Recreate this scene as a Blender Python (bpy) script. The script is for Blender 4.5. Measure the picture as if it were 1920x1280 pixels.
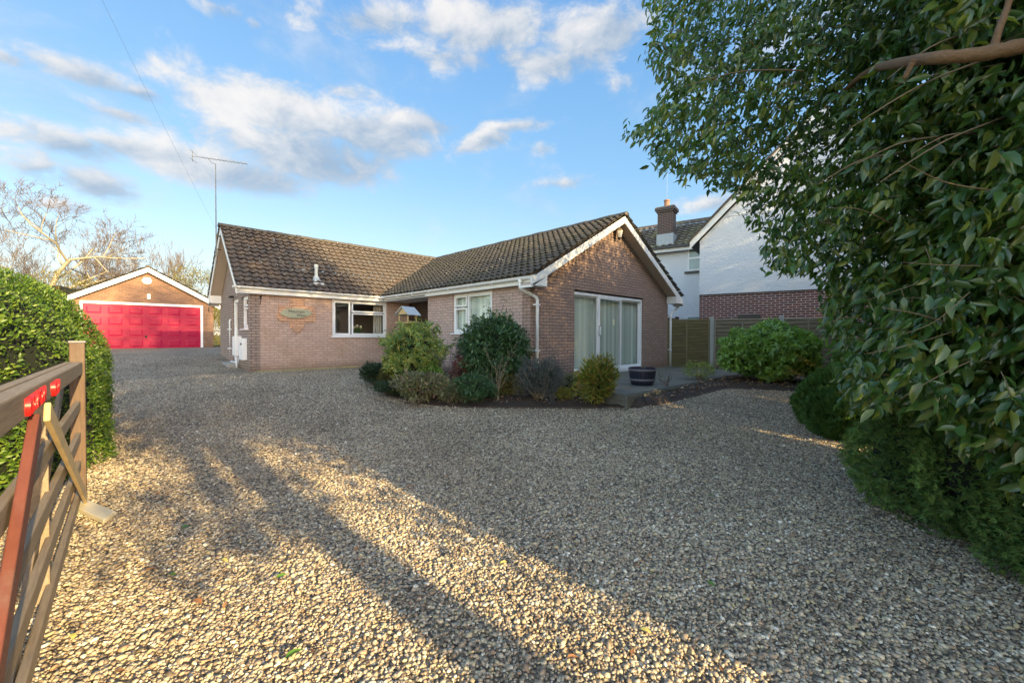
import bpy, math, random
import numpy as np
from mathutils import Vector, Matrix
R=math.radians
rng=np.random.default_rng(7); random.seed(7)
for o in list(bpy.data.objects): bpy.data.objects.remove(o)
sc=bpy.context.scene; col=sc.collection
# ------------------------------------------------------------ camera
AZ=R(46.0)
FW=np.array([math.cos(AZ),math.sin(AZ),0]); RT=np.array([math.sin(AZ),-math.cos(AZ),0])
CZ=1.03
cam_d=bpy.data.cameras.new('camera'); cam=bpy.data.objects.new('camera',cam_d); col.objects.link(cam); sc.camera=cam
cam_d.sensor_width=36; cam_d.lens=36*770/1920; cam_d.clip_start=.05; cam_d.clip_end=3000
cam.location=(0,0,CZ)
cam.rotation_euler=(Matrix.Rotation(AZ-R(90),4,'Z')@Matrix.Rotation(R(90-.81),4,'X')@Matrix.Rotation(R(.178),4,'Z')).to_euler()
# ------------------------------------------------------------ sun and sky
SUN_AZ=R(94); SUN_EL=R(16)
sd=bpy.data.lights.new('sun','SUN'); sd.energy=4.5; sd.angle=R(.5); sd.color=(1,.74,.36)
sun=bpy.data.objects.new('sun',sd); col.objects.link(sun)
v=Vector((math.cos(SUN_AZ)*math.cos(SUN_EL),math.sin(SUN_AZ)*math.cos(SUN_EL),-math.sin(SUN_EL)))
sun.rotation_euler=v.to_track_quat('-Z','Y').to_euler(); sun.location=(0,-10,20)
w=bpy.data.worlds.new('World'); sc.world=w; w.use_nodes=True
nt=w.node_tree; nt.nodes.clear()
class NG:
    """tiny node-graph helper"""
    def __init__(s,nt): s.nt=nt
    def n(s,t,**k):
        nd=s.nt.nodes.new(t)
        for a,b in k.items(): setattr(nd,a,b)
        return nd
    def link(s,a,b): s.nt.links.new(a,b)
    def put(s,sock,val):
        if isinstance(val,bpy.types.NodeSocket): s.nt.links.new(val,sock)
        elif val is not None: sock.default_value=val
    def m(s,op,a,b=None,c=None,clamp=False):
        nd=s.n('ShaderNodeMath',operation=op,use_clamp=clamp); s.put(nd.inputs[0],a)
        if b is not None: s.put(nd.inputs[1],b)
        if c is not None: s.put(nd.inputs[2],c)
        return nd.outputs[0]
    def mix(s,f,a,b,bt='MIX'):
        nd=s.n('ShaderNodeMix',data_type='RGBA',blend_type=bt); s.put(nd.inputs[0],f); s.put(nd.inputs[6],a); s.put(nd.inputs[7],b)
        return nd.outputs[2]
    def sm(s,x,a,b,lo=0.,hi=1.):
        nd=s.n('ShaderNodeMapRange',interpolation_type='SMOOTHSTEP'); s.put(nd.inputs[0],x)
        for i,q in enumerate((a,b,lo,hi)): nd.inputs[i+1].default_value=q
        return nd.outputs[0]
    def noise(s,vec,scale,detail=3,rough=.5,dist=0):
        nd=s.n('ShaderNodeTexNoise'); s.put(nd.inputs['Vector'],vec); nd.inputs['Scale'].default_value=scale
        nd.inputs['Detail'].default_value=detail; nd.inputs['Roughness'].default_value=rough; nd.inputs['Distortion'].default_value=dist
        return nd.outputs[0]
    def ramp(s,f,stops,interp='LINEAR'):
        nd=s.n('ShaderNodeValToRGB'); s.put(nd.inputs[0],f); cr=nd.color_ramp; cr.interpolation=interp
        while len(cr.elements)<len(stops): cr.elements.new(.5)
        for e,(p,c) in zip(cr.elements,stops): e.position=p; e.color=(*c,1) if len(c)==3 else c
        return nd.outputs[0]
g=NG(nt)
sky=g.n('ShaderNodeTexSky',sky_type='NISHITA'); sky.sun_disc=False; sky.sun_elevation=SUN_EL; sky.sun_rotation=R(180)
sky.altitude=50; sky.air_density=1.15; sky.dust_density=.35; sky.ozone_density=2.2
geo=g.n('ShaderNodeTexCoord'); sx=g.n('ShaderNodeSeparateXYZ'); g.link(geo.outputs['Generated'],sx.inputs[0])
X,Y,Z=sx.outputs
# direction as azimuth / elevation angles (degrees), azimuth measured clockwise from the camera's heading on the compass
h=g.m('SQRT',g.m('ADD',g.m('MULTIPLY',X,X),g.m('MULTIPLY',Y,Y)))
el=g.m('MULTIPLY',g.m('ARCTAN2',Z,h),57.2958)
# rotate so that 0 is azimuth 46 deg
xr=g.m('ADD',g.m('MULTIPLY',X,float(FW[0])),g.m('MULTIPLY',Y,float(FW[1])))
yr=g.m('ADD',g.m('MULTIPLY',X,float(RT[0])),g.m('MULTIPLY',Y,float(RT[1])))
azd=g.m('MULTIPLY',g.m('ARCTAN2',yr,xr),57.2958)
cv=g.n('ShaderNodeCombineXYZ'); g.put(cv.inputs[0],azd); g.put(cv.inputs[1],g.m('MULTIPLY',el,1.6))
n1=g.noise(cv.outputs[0],.16,7,.62,.3); n2=g.noise(cv.outputs[0],.05,4,.55); 
wa=g.m('MULTIPLY',g.m('SUBTRACT',n1,.5),11.0)
azw=g.m('ADD',azd,g.m('MULTIPLY',g.m('SUBTRACT',g.noise(cv.outputs[0],.11,5,.6),.5),9)); 
# cloud banks: azimuth, elevation, half width, half height, tilt, strength
def pxdir(x,y):
    u=(x-960)/770; vv=(629-y)/770
    return math.degrees(math.atan(u)), math.degrees(math.atan(vv/math.hypot(1,u)))
CL=[(520,215,170,62,-.05,1.),(560,290,190,55,.03,1.),(690,250,120,55,.1,.9),(420,320,170,40,.1,.9),(150,140,120,26,.05,.8),(240,275,130,24,-.05,.85),(110,265,120,38,.1,.9),
    (60,310,60,40,-.3,.8),(160,340,90,36,.15,.95),(265,178,50,20,0,.7),(120,390,60,14,.05,.6),(20,115,35,12,0,.6),(900,60,150,60,0,.95),(1010,120,130,40,.1,.7),(1100,65,110,60,-.1,.95),
    (700,40,120,36,-.25,.7),(830,110,120,26,0,.5),(740,230,110,30,-.05,.8),(895,265,60,22,-.4,.9),(960,240,60,12,-.1,.6),(1010,280,24,12,0,.5),(400,20,40,22,0,.6),(460,45,26,14,0,.5),
    (1330,380,60,18,0,.7),(1040,345,70,14,0,.45),(1150,160,40,20,0,.3),(1500,60,160,60,0,.5),(640,175,60,20,0,.4),(30,225,30,10,0,.5),(220,215,90,16,0,.6)]
tot=None; shade=None
for (x,y,wx,hy,tl,stn) in CL:
    a0,e0=pxdir(x,y); a1,_=pxdir(x+wx,y); _,e1=pxdir(x,y-hy)
    hw=abs(a1-a0); hh=max(.6,abs(e1-e0))
    da=g.m('SUBTRACT',azw,a0); de=g.m('SUBTRACT',el,e0); de=g.m('ADD',de,g.m('MULTIPLY',da,tl*.6))
    qa=g.m('DIVIDE',da,hw); qe=g.m('DIVIDE',de,hh)
    r2=g.m('SQRT',g.m('ADD',g.m('MULTIPLY',qa,qa),g.m('MULTIPLY',qe,qe)))
    f=g.m('MULTIPLY',g.m('SUBTRACT',1.25,r2,clamp=False),stn)
    lit=g.m('ADD',g.m('MULTIPLY',qe,.55),g.m('MULTIPLY',qa,-.45))
    s_=g.m('MULTIPLY',g.m('MAXIMUM',f,0.),lit)
    tot=f if tot is None else g.m('MAXIMUM',tot,f)
    shade=s_ if shade is None else g.m('ADD',shade,s_)
dens=g.m('ADD',tot,g.m('MULTIPLY',g.m('SUBTRACT',n1,.5),2.6))
cf=g.sm(dens,-.12,.75)
wisp=g.m('MULTIPLY',g.sm(g.m('ADD',n2,g.m('MULTIPLY',n1,.5)),.72,1.0),.35)
cf=g.m('MULTIPLY',g.m('MAXIMUM',cf,wisp),.9)
sh=g.sm(g.m('ADD',shade,g.m('MULTIPLY',g.m('SUBTRACT',n1,.5),1.6)),-.5,.55)
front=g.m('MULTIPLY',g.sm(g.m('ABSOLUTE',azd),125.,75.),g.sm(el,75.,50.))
grad=g.ramp(g.m('DIVIDE',el,60.),[(0.,(.45,.66,.82)),(.12,(.33,.59,.82)),(.35,(.17,.45,.79)),(.65,(.10,.34,.74)),(1.,(.09,.32,.70))])
gsc=g.n('ShaderNodeVectorMath',operation='SCALE'); g.link(grad,gsc.inputs[0]); gsc.inputs['Scale'].default_value=2.45
skyc=g.mix(g.m('MULTIPLY',front,.85),g.mix(1.,sky.outputs[0],(2.1,1.65,1.35,1),'MULTIPLY'),gsc.outputs[0])  # unseen sky behind and overhead brightened and warmed as added fill light
ccol=g.mix(sh,(.82,1.12,1.5,1),(2.4,2.3,2.2,1))
full=g.mix(cf,skyc,ccol)
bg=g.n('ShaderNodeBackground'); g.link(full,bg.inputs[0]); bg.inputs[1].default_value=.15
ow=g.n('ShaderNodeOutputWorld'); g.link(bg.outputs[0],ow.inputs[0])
sc.view_settings.view_transform='Standard'; sc.view_settings.look='None'; sc.view_settings.exposure=1.5; sc.view_settings.gamma=1
try: sc.view_settings.use_curve_mapping=False
except Exception: pass
# ------------------------------------------------------------ helpers
def at(px,py,d):
    """a point seen at photo pixel (px,py), d metres ahead"""
    py=py-(px-960)*math.tan(R(.178)); r=(px-960)/770*d
    p=FW*d+RT*r; return np.array([p[0],p[1],CZ+(640-10.9-py)/770*d])
def sstep(x,a,b):
    t=np.clip((x-a)/(b-a),0,1); return t*t*(3-2*t)
def gz(x,y):
    x=np.asarray(x,float); y=np.asarray(y,float)
    d=x*FW[0]+y*FW[1]
    z=-.45*(1-sstep(d,3.4,10.2))+.38*sstep(y,12.6,18.5)*(1-sstep(x,8,14))
    return z-.12*sstep(x,9.5,13)*(1-sstep(y,2.5,4.5))
def tag(o,label=None,cat=None,group=None,kind=None):
    if label: o['label']=label
    if cat: o['category']=cat
    if group: o['group']=group
    if kind: o['kind']=kind
    return o
def thing(name,label,cat,loc=(0,0,0),rz=0,group=None):
    o=bpy.data.objects.new(name,None); col.objects.link(o); o.location=loc; o.rotation_euler=(0,0,rz); o.empty_display_size=.2
    return tag(o,label,cat,group)
def fast(name,V,F,m,parent=None,smooth=False,loc=None):
    V=np.asarray(V,np.float32); F=np.asarray(F,np.int32); k=F.shape[1]
    if parent is not None and loc is None:
        o0=parent
        ofs=np.zeros(3)
        q=parent
        mat=Matrix.Identity(4)
        while q is not None:
            mat=Matrix.Translation(q.location)@q.rotation_euler.to_matrix().to_4x4()@mat; q=q.parent
        im=np.array(mat.inverted()); V=V@im[:3,:3].T.astype(np.float32)+im[:3,3].astype(np.float32)
    me=bpy.data.meshes.new(name); me.vertices.add(len(V)); me.vertices.foreach_set('co',V.ravel())
    me.loops.add(F.size); me.loops.foreach_set('vertex_index',F.ravel())
    me.polygons.add(len(F)); me.polygons.foreach_set('loop_start',np.arange(0,F.size,k,dtype=np.int32))
    try: me.polygons.foreach_set('loop_total',np.full(len(F),k,np.int32))
    except Exception: pass
    if smooth: me.polygons.foreach_set('use_smooth',np.ones(len(F),bool))
    me.materials.append(m); me.update(calc_edges=True); me.validate()
    o=bpy.data.objects.new(name,me); col.objects.link(o)
    if parent is not None: o.parent=parent
    return o
class MB:
    """mesh builder in world coordinates"""
    def __init__(s): s.v=[]; s.f=[]
    def add(s,vs,fs):
        b=len(s.v); s.v+= [tuple(map(float,p)) for p in vs]; s.f+=[tuple(b+i for i in f) for f in fs]; return s
    def box(s,a,b):
        x0,y0,z0=[min(p,q) for p,q in zip(a,b)]; x1,y1,z1=[max(p,q) for p,q in zip(a,b)]
        return s.add([(x0,y0,z0),(x1,y0,z0),(x1,y1,z0),(x0,y1,z0),(x0,y0,z1),(x1,y0,z1),(x1,y1,z1),(x0,y1,z1)],
            [(0,3,2,1),(4,5,6,7),(0,1,5,4),(1,2,6,5),(2,3,7,6),(3,0,4,7)])
    def bar(s,p,q,w,h,up=(0,0,1)):
        """rectangular bar from p to q: w across, h along up"""
        p=Vector(p); q=Vector(q); d=(q-p).normalized(); sd=d.cross(Vector(up)).normalized(); u=sd.cross(d)
        vs=[]
        for c in (p,q):
            for a,b in ((-1,-1),(1,-1),(1,1),(-1,1)): vs.append(c+sd*a*w/2+u*b*h/2)
        return s.add(vs,[(0,1,2,3),(7,6,5,4),(0,4,5,1),(1,5,6,2),(2,6,7,3),(3,7,4,0)])
    def prism(s,poly,vec):
        """extrude a polygon (3-D points) by vec"""
        n=len(poly); vs=[Vector(p) for p in poly]; vs+= [p+Vector(vec) for p in vs]
        return s.add(vs,[tuple(range(n))[::-1],tuple(range(n,2*n))]+[(i,(i+1)%n,n+(i+1)%n,n+i) for i in range(n)])
    def tube(s,pts,r,n=8,cap=True):
        pts=[Vector(p) for p in pts]; rs=r if hasattr(r,'__len__') else [r]*len(pts)
        rings=[]; b=len(s.v); ref=Vector((0,0,1)) if abs((pts[1]-pts[0]).normalized().z)<.9 else Vector((1,0,0))
        for i,p in enumerate(pts):
            d=(pts[min(i+1,len(pts)-1)]-pts[max(i-1,0)]).normalized(); a=d.cross(ref).normalized(); c=a.cross(d)
            for k in range(n):
                t=2*math.pi*k/n; s.v.append(tuple(p+(a*math.cos(t)+c*math.sin(t))*rs[i]))
        for i in range(len(pts)-1):
            for k in range(n):
                s.f.append((b+i*n+k,b+i*n+(k+1)%n,b+(i+1)*n+(k+1)%n,b+(i+1)*n+k))
        if cap: s.f.append(tuple(b+k for k in range(n))[::-1]); s.f.append(tuple(b+(len(pts)-1)*n+k for k in range(n)))
        return s
    def lathe(s,prof,c,n=20):
        b=len(s.v)
        for r,z in prof:
            for k in range(n):
                t=2*math.pi*k/n; s.v.append((c[0]+r*math.cos(t),c[1]+r*math.sin(t),c[2]+z))
        for i in range(len(prof)-1):
            for k in range(n): s.f.append((b+i*n+k,b+i*n+(k+1)%n,b+(i+1)*n+(k+1)%n,b+(i+1)*n+k))
        return s
    def build(s,name,m,parent=None,bevel=0,smooth=False):
        V=[Vector(p) for p in s.v]
        if parent is not None:
            mat=Matrix.Identity(4); q=parent
            while q is not None:
                mat=Matrix.Translation(q.location)@q.rotation_euler.to_matrix().to_4x4()@mat; q=q.parent
            im=mat.inverted(); V=[im@p for p in V]
        me=bpy.data.meshes.new(name); me.from_pydata([tuple(p) for p in V],[],s.f); me.materials.append(m); me.update()
        if smooth:
            for p in me.polygons: p.use_smooth=True
        o=bpy.data.objects.new(name,me); col.objects.link(o)
        if parent is not None: o.parent=parent
        if bevel:
            b=o.modifiers.new('bevel','BEVEL'); b.width=bevel; b.segments=2; b.limit_method='ANGLE'
        return o
# ------------------------------------------------------------ materials
def newmat(name):
    m=bpy.data.materials.new(name); m.use_nodes=True; m.node_tree.nodes.clear(); g=NG(m.node_tree)
    o=g.n('ShaderNodeOutputMaterial'); p=g.n('ShaderNodeBsdfPrincipled'); g.link(p.outputs[0],o.inputs[0]); return m,g,p,o
def pos(g): return g.n('ShaderNodeNewGeometry').outputs['Position']
def plain(name,c,rough=.5,var=.15,scale=6,bump=.0,bscale=60,metal=0,dirt=None):
    m,g,p,o=newmat(name); P=pos(g); n=g.noise(P,scale,5,.6)
    a=tuple(max(0,x*(1-var)) for x in c)+(1,); b=tuple(min(1,x*(1+var)) for x in c)+(1,)
    cc=g.mix(n,a,b)
    if dirt: cc=g.mix(g.m('MULTIPLY',g.sm(g.noise(P,scale*.6,6,.7),.5,.75),dirt[1]),cc,(*dirt[0],1))
    g.link(cc,p.inputs['Base Color']); p.inputs['Roughness'].default_value=rough; p.inputs['Metallic'].default_value=metal
    if bump:
        bn=g.n('ShaderNodeBump'); bn.inputs['Strength'].default_value=bump; bn.inputs['Distance'].default_value=.01; g.link(g.noise(P,bscale,4,.6),bn.inputs['Height']); g.link(bn.outputs[0],p.inputs['Normal'])
    return m
def wallvec(g):
    """(along wall, height) coordinates of an upright wall, by its normal"""
    ge=g.n('ShaderNodeNewGeometry'); s1=g.n('ShaderNodeSeparateXYZ'); g.link(ge.outputs['Position'],s1.inputs[0]); s2=g.n('ShaderNodeSeparateXYZ'); g.link(ge.outputs['True Normal'],s2.inputs[0])
    f=g.m('GREATER_THAN',g.m('ABSOLUTE',s2.outputs[0]),g.m('ABSOLUTE',s2.outputs[1]))
    u=g.m('ADD',g.m('MULTIPLY',s1.outputs[1],f),g.m('MULTIPLY',s1.outputs[0],g.m('SUBTRACT',1.,f)))
    c=g.n('ShaderNodeCombineXYZ'); g.link(u,c.inputs[0]); g.link(s1.outputs[2],c.inputs[1]); return c.outputs[0],ge.outputs['Position'],s1.outputs[2]
def brick(name,c1,c2,mortar,msize=.008,stain=(.25,.17,.08),stain_amt=.35,bump=.6,z0=0,zoff=0.,rows=.075):
    m,g,p,o=newmat(name); vec,P,zz=wallvec(g)
    mp=g.n('ShaderNodeMapping'); g.link(vec,mp.inputs[0]); mp.inputs[1].default_value=(.03,zoff,0)
    b=g.n('ShaderNodeTexBrick'); g.link(mp.outputs[0],b.inputs[0]); b.inputs['Scale'].default_value=1; b.inputs['Brick Width'].default_value=rows*3; b.inputs['Row Height'].default_value=rows
    b.inputs['Mortar Size'].default_value=msize; b.inputs['Mortar Smooth'].default_value=.25; b.inputs['Color1'].default_value=(*c1,1); b.inputs['Color2'].default_value=(*c2,1); b.inputs['Mortar'].default_value=(*mortar,1)
    n=g.noise(P,1.3,5,.6); n3=g.noise(P,22,3,.6)
    c=g.mix(g.m('MULTIPLY',g.sm(n,.45,.75),stain_amt),b.outputs[0],(*stain,1))
    c=g.mix(.35,c,g.mix(n3,(.35,.35,.35,1),(1.5,1.5,1.5,1)),'MULTIPLY') if False else g.mix(.5,c,g.mix(1.,c,g.ramp(n3,[(.2,(.55,.55,.55)),(.8,(1.45,1.45,1.45))]),'MULTIPLY'))
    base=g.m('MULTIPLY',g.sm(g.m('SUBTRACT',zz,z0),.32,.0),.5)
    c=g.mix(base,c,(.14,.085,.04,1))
    g.link(c,p.inputs['Base Color']); p.inputs['Roughness'].default_value=.9
    bn=g.n('ShaderNodeBump'); bn.inputs['Strength'].default_value=bump; bn.inputs['Distance'].default_value=.012
    hh=g.m('ADD',g.m('SUBTRACT',1.,b.outputs['Fac']),g.m('MULTIPLY',n3,.5)); g.link(hh,bn.inputs['Height']); g.link(bn.outputs[0],p.inputs['Normal'])
    return m
def leafmat(name,cols,rough=.38,trans=.25,spec=.5,vein=True,vary=None):
    m,g,p,o=newmat(name); ge=g.n('ShaderNodeNewGeometry'); rnd=ge.outputs['Random Per Island']
    c=g.ramp(rnd,[(i/(len(cols)-1),k) for i,k in enumerate(cols)])
    n=g.noise(ge.outputs['Position'],2.2,2,.5)
    c=g.mix(.5,c,g.mix(1.,c,g.ramp(n,[(.3,(.55,.6,.6)),(.7,(1.5,1.4,1.2))]),'MULTIPLY'))
    g.link(c,p.inputs['Base Color']); p.inputs['Roughness'].default_value=rough; p.inputs['Specular IOR Level'].default_value=spec
    if trans:
        t=g.n('ShaderNodeBsdfTranslucent'); g.link(g.mix(1.,c,(1.5,1.5,.6,1),'MULTIPLY'),t.inputs[0]); mx=g.n('ShaderNodeMixShader'); mx.inputs[0].default_value=trans
        g.link(p.outputs[0],mx.inputs[1]); g.link(t.outputs[0],mx.inputs[2]); g.link(mx.outputs[0],o.inputs[0])
    return m
def woodmat(name,c,c2,rough=.75,axis=(1,12,12),scale=3):
    m,g,p,o=newmat(name); P=pos(g); mp=g.n('ShaderNodeMapping'); g.link(P,mp.inputs[0]); mp.inputs[3].default_value=axis
    n=g.noise(mp.outputs[0],scale,6,.7); n2=g.noise(P,3.5,5,.7)
    cc=g.mix(n,(*c,1),(*c2,1)); cc=g.mix(g.m('MULTIPLY',g.sm(n2,.5,.8),.5),cc,(.16,.15,.13,1))
    g.link(cc,p.inputs['Base Color']); p.inputs['Roughness'].default_value=rough
    bn=g.n('ShaderNodeBump'); bn.inputs['Strength'].default_value=.5; bn.inputs['Distance'].default_value=.004; g.link(n,bn.inputs['Height']); g.link(bn.outputs[0],p.inputs['Normal']); return m
M={}
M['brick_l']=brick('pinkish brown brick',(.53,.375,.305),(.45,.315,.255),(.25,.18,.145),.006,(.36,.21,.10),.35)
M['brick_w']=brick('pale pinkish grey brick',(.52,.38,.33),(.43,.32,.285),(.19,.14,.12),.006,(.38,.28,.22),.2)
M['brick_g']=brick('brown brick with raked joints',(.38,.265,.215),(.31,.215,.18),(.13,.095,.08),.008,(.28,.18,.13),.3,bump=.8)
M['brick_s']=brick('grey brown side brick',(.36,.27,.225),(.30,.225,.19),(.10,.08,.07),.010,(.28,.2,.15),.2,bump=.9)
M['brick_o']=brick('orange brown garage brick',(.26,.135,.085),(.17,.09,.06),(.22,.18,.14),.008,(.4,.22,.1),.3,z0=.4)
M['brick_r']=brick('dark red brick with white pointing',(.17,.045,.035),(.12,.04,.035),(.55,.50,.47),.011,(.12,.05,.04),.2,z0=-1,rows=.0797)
M['brick_c']=brick('weathered chimney brick',(.12,.06,.045),(.08,.05,.04),(.22,.2,.18),.011,(.1,.1,.1),.4,z0=-9)
M['white']=plain('white painted board',(.80,.81,.80),.4,.04,4,dirt=((.5,.52,.48),.25))
M['upvc']=plain('white plastic',(.82,.84,.86),.28,.03,3)
M['soffit']=plain('shade browned soffit board',(.48,.40,.33),.7,.1,4)  # brown of the shaded underside painted into the board colour
M['black']=plain('black metal',(.02,.02,.022),.4,.2)
M['darkwood']=plain('dark stained timber',(.05,.03,.022),.5,.3,14)
M['inner']=plain('room plaster',(.32,.28,.24),.9,.1)
M['curtain']=plain('cream curtain',(.55,.50,.42),.9,.1,5)
m,g,p,o=newmat('pale green blind fabric'); ge=g.n('ShaderNodeNewGeometry'); g.link(g.ramp(ge.outputs['Random Per Island'],[(0,(.38,.46,.41)),(.5,(.55,.64,.58)),(1,(.72,.80,.73))]),p.inputs['Base Color']); p.inputs['Roughness'].default_value=.8; M['blind']=m
M['red']=plain('crimson painted door',(.34,.0,.04),.5,.14,2)
M['red'].node_tree.nodes['Principled BSDF'].inputs['Specular IOR Level'].default_value=.3
M['concrete']=plain('grey concrete',(.30,.30,.28),.9,.2,8,.4,90,dirt=((.15,.16,.10),.5))
M['slab']=plain('mossy paving slab',(.14,.14,.12),.85,.25,5,.3,60,dirt=((.09,.11,.05),.6))
M['lead']=plain('lead flashing',(.42,.46,.48),.5,.2,8)
M['gutterblack']=plain('black gutter',(.03,.032,.035),.35,.2)
M['cladgate']=woodmat('brown stained gate timber',(.09,.065,.045),(.38,.30,.21),axis=(18,1.4,22),scale=4)
M['palewood']=woodmat('pale weathered timber',(.42,.30,.14),(.60,.46,.26),axis=(6,2,6))
M['redwood']=woodmat('red stained timber',(.09,.02,.015),(.18,.06,.04),axis=(8,2,8))
M['redpaint']=plain('bright red paint',(.72,.015,.015),.35,.1)
M['terracotta']=plain('terracotta',(.38,.20,.13),.9,.2)
M['postwood']=woodmat('dark brown post timber',(.04,.025,.018),(.17,.11,.075),axis=(16,16,1.2),scale=4)
M['fence']=woodmat('green mossy fence board',(.15,.125,.06),(.27,.235,.125),axis=(2,2,14))
M['fencegrey']=woodmat('grey weathered fence board',(.20,.175,.13),(.33,.30,.24),axis=(2,2,14))
M['post']=plain('grey concrete post',(.36,.38,.36),.85,.15,7,.3)
M['barrel']=plain('navy painted barrel staves',(.022,.024,.045),.35,.3,9)
M['hoop']=plain('grey barrel hoop',(.15,.14,.16),.45,.3,9)
M['soil']=plain('dark bed soil',(.05,.036,.028),.95,.4,12,1.,70)
M['grass']=plain('rough ground',(.07,.09,.03),.95,.4,3,.8,30)
M['bark']=plain('grey brown bark',(.16,.11,.075),.9,.35,14,.9,60)
M['barkpale']=plain('pale twig bark',(.33,.26,.17),.85,.2,9)
M['birch']=plain('cream birch bark',(.30,.27,.20),.8,.25,3)
M['baretwig']=plain('grey brown bare twig',(.15,.12,.095),.9,.2,3)
M['twig']=plain('brown twig',(.13,.095,.07),.9,.2,3)
M['twigdark']=plain('olive brown twig',(.17,.13,.08),.85,.2,9)
M['limb']=plain('reddish brown limb bark',(.15,.095,.055),.85,.35,10,.8,60)
M['core']=plain('painted shade of inner growth',(.006,.010,.005),.95,.3,9)  # near-black filler, shade deep inside the foliage painted into its colour
M['glasspale']=None
def glass(name,tint=(.97,.99,.98),refl=1.0):
    m,g,p,o=newmat(name); m.node_tree.nodes.remove(p)
    t=g.n('ShaderNodeBsdfTransparent'); t.inputs[0].default_value=(*tint,1); gl=g.n('ShaderNodeBsdfGlossy'); gl.inputs['Roughness'].default_value=.01
    ge=g.n('ShaderNodeNewGeometry'); dt=g.n('ShaderNodeVectorMath',operation='DOT_PRODUCT'); g.link(ge.outputs['Incoming'],dt.inputs[0]); g.link(ge.outputs['Normal'],dt.inputs[1]); fr=g.m('ADD',.075,g.m('MULTIPLY',g.m('POWER',g.m('SUBTRACT',1.,g.m('ABSOLUTE',dt.outputs['Value'])),5.),.9))
    nz=g.n('ShaderNodeBump'); nz.inputs['Strength'].default_value=.06; nz.inputs['Distance'].default_value=.02; g.link(g.noise(pos(g),3.,1),nz.inputs['Height']); g.link(nz.outputs[0],gl.inputs['Normal'])
    mx=g.n('ShaderNodeMixShader'); g.link(g.m('MULTIPLY',fr,1.5*refl,clamp=True),mx.inputs[0]); g.link(t.outputs[0],mx.inputs[1]); g.link(gl.outputs[0],mx.inputs[2]); g.link(mx.outputs[0],o.inputs[0]); return m
M['glass']=glass('window glass'); 
def roofmat(name,c1,c2,lich,moss,mossamt):
    m,g,p,o=newmat(name); P=pos(g); n=g.noise(P,5,5,.65); n2=g.noise(P,1.1,4,.6); 
    ge=g.n('ShaderNodeNewGeometry')
    c=g.mix(n,(*c1,1),(*c2,1))
    c=g.mix(g.m('MULTIPLY',g.sm(n2,.45,.7),mossamt),c,(*moss,1))
    vo=g.n('ShaderNodeTexVoronoi'); g.link(P,vo.inputs['Vector']); vo.inputs['Scale'].default_value=9
    sp=g.m('MULTIPLY',g.sm(g.m('ADD',vo.outputs['Distance'],g.m('MULTIPLY',g.noise(P,30,2),.25)),.30,.20),g.sm(g.noise(P,3,2),.42,.62))
    c=g.mix(g.m('MULTIPLY',sp,lich),c,(.62,.63,.56,1))
    g.link(c,p.inputs['Base Color']); p.inputs['Roughness'].default_value=.85
    bn=g.n('ShaderNodeBump'); bn.inputs['Strength'].default_value=.5; bn.inputs['Distance'].default_value=.01; g.link(g.noise(P,50,4,.6),bn.inputs['Height']); g.link(bn.outputs[0],p.inputs['Normal']); return m
M['roof_s']=roofmat('dark brown roof tile',(.042,.036,.035),(.12,.10,.09),.8,(.12,.08,.055),.4)
M['roof_w']=roofmat('mossy dark roof tile',(.045,.042,.038),(.12,.105,.09),1.,(.085,.08,.045),.5)
M['roof_n']=roofmat('lichen covered roof tile',(.10,.09,.08),(.22,.18,.15),1.,(.34,.34,.14),.6)
m,g,p,o=newmat('blue white roughcast render'); P=pos(g)
vo=g.n('ShaderNodeTexVoronoi'); g.link(P,vo.inputs['Vector']); vo.inputs['Scale'].default_value=9; 
n=g.noise(P,19,4,.6,.5); g.link(g.mix(g.noise(P,.7,5,.7),(.72,.74,.76,1),(.82,.84,.87,1)),p.inputs['Base Color']); p.inputs['Roughness'].default_value=.85
bn=g.n('ShaderNodeBump'); bn.inputs['Strength'].default_value=1.; bn.inputs['Distance'].default_value=.03; g.link(n,bn.inputs['Height']); g.link(bn.outputs[0],p.inputs['Normal']); M['render']=m
# gravel: one material for the far sheet, one for real stones
STONE=[(0,(.10,.08,.06)),(.12,(.22,.175,.125)),(.3,(.38,.31,.23)),(.48,(.50,.43,.31)),(.62,(.30,.205,.13)),(.76,(.56,.48,.36)),(.86,(.46,.38,.20)),(.95,(.66,.60,.48)),(1,(.76,.71,.60))]
m,g,p,o=newmat('gravel'); P=pos(g)
wn=g.n('ShaderNodeTexNoise'); g.link(P,wn.inputs['Vector']); wn.inputs['Scale'].default_value=25; wn.inputs['Detail'].default_value=2
vv=g.n('ShaderNodeVectorMath',operation='ADD'); g.link(P,vv.inputs[0]); sc2=g.n('ShaderNodeVectorMath',operation='SCALE'); g.link(wn.outputs['Color'],sc2.inputs[0]); sc2.inputs['Scale'].default_value=.02; g.link(sc2.outputs[0],vv.inputs[1])
vo=g.n('ShaderNodeTexVoronoi'); g.link(vv.outputs[0],vo.inputs['Vector']); vo.inputs['Scale'].default_value=38; vo.inputs['Randomness'].default_value=1
cs=g.n('ShaderNodeSeparateColor'); g.link(vo.outputs['Color'],cs.inputs[0])
c=g.ramp(cs.outputs[0],STONE); gap=g.m('MULTIPLY',g.sm(vo.outputs['Distance'],.36,.62),.8)
c=g.mix(gap,c,(.05,.04,.03,1)); big=g.noise(P,.8,5,.6)  # dark soil between stones, with the shade of the gaps painted in
c=g.mix(.6,c,g.mix(1.,c,g.ramp(big,[(.3,(.6,.56,.5)),(.7,(1.5,1.5,1.5))]),'MULTIPLY'))
g.link(c,p.inputs['Base Color']); p.inputs['Roughness'].default_value=.75
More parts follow.
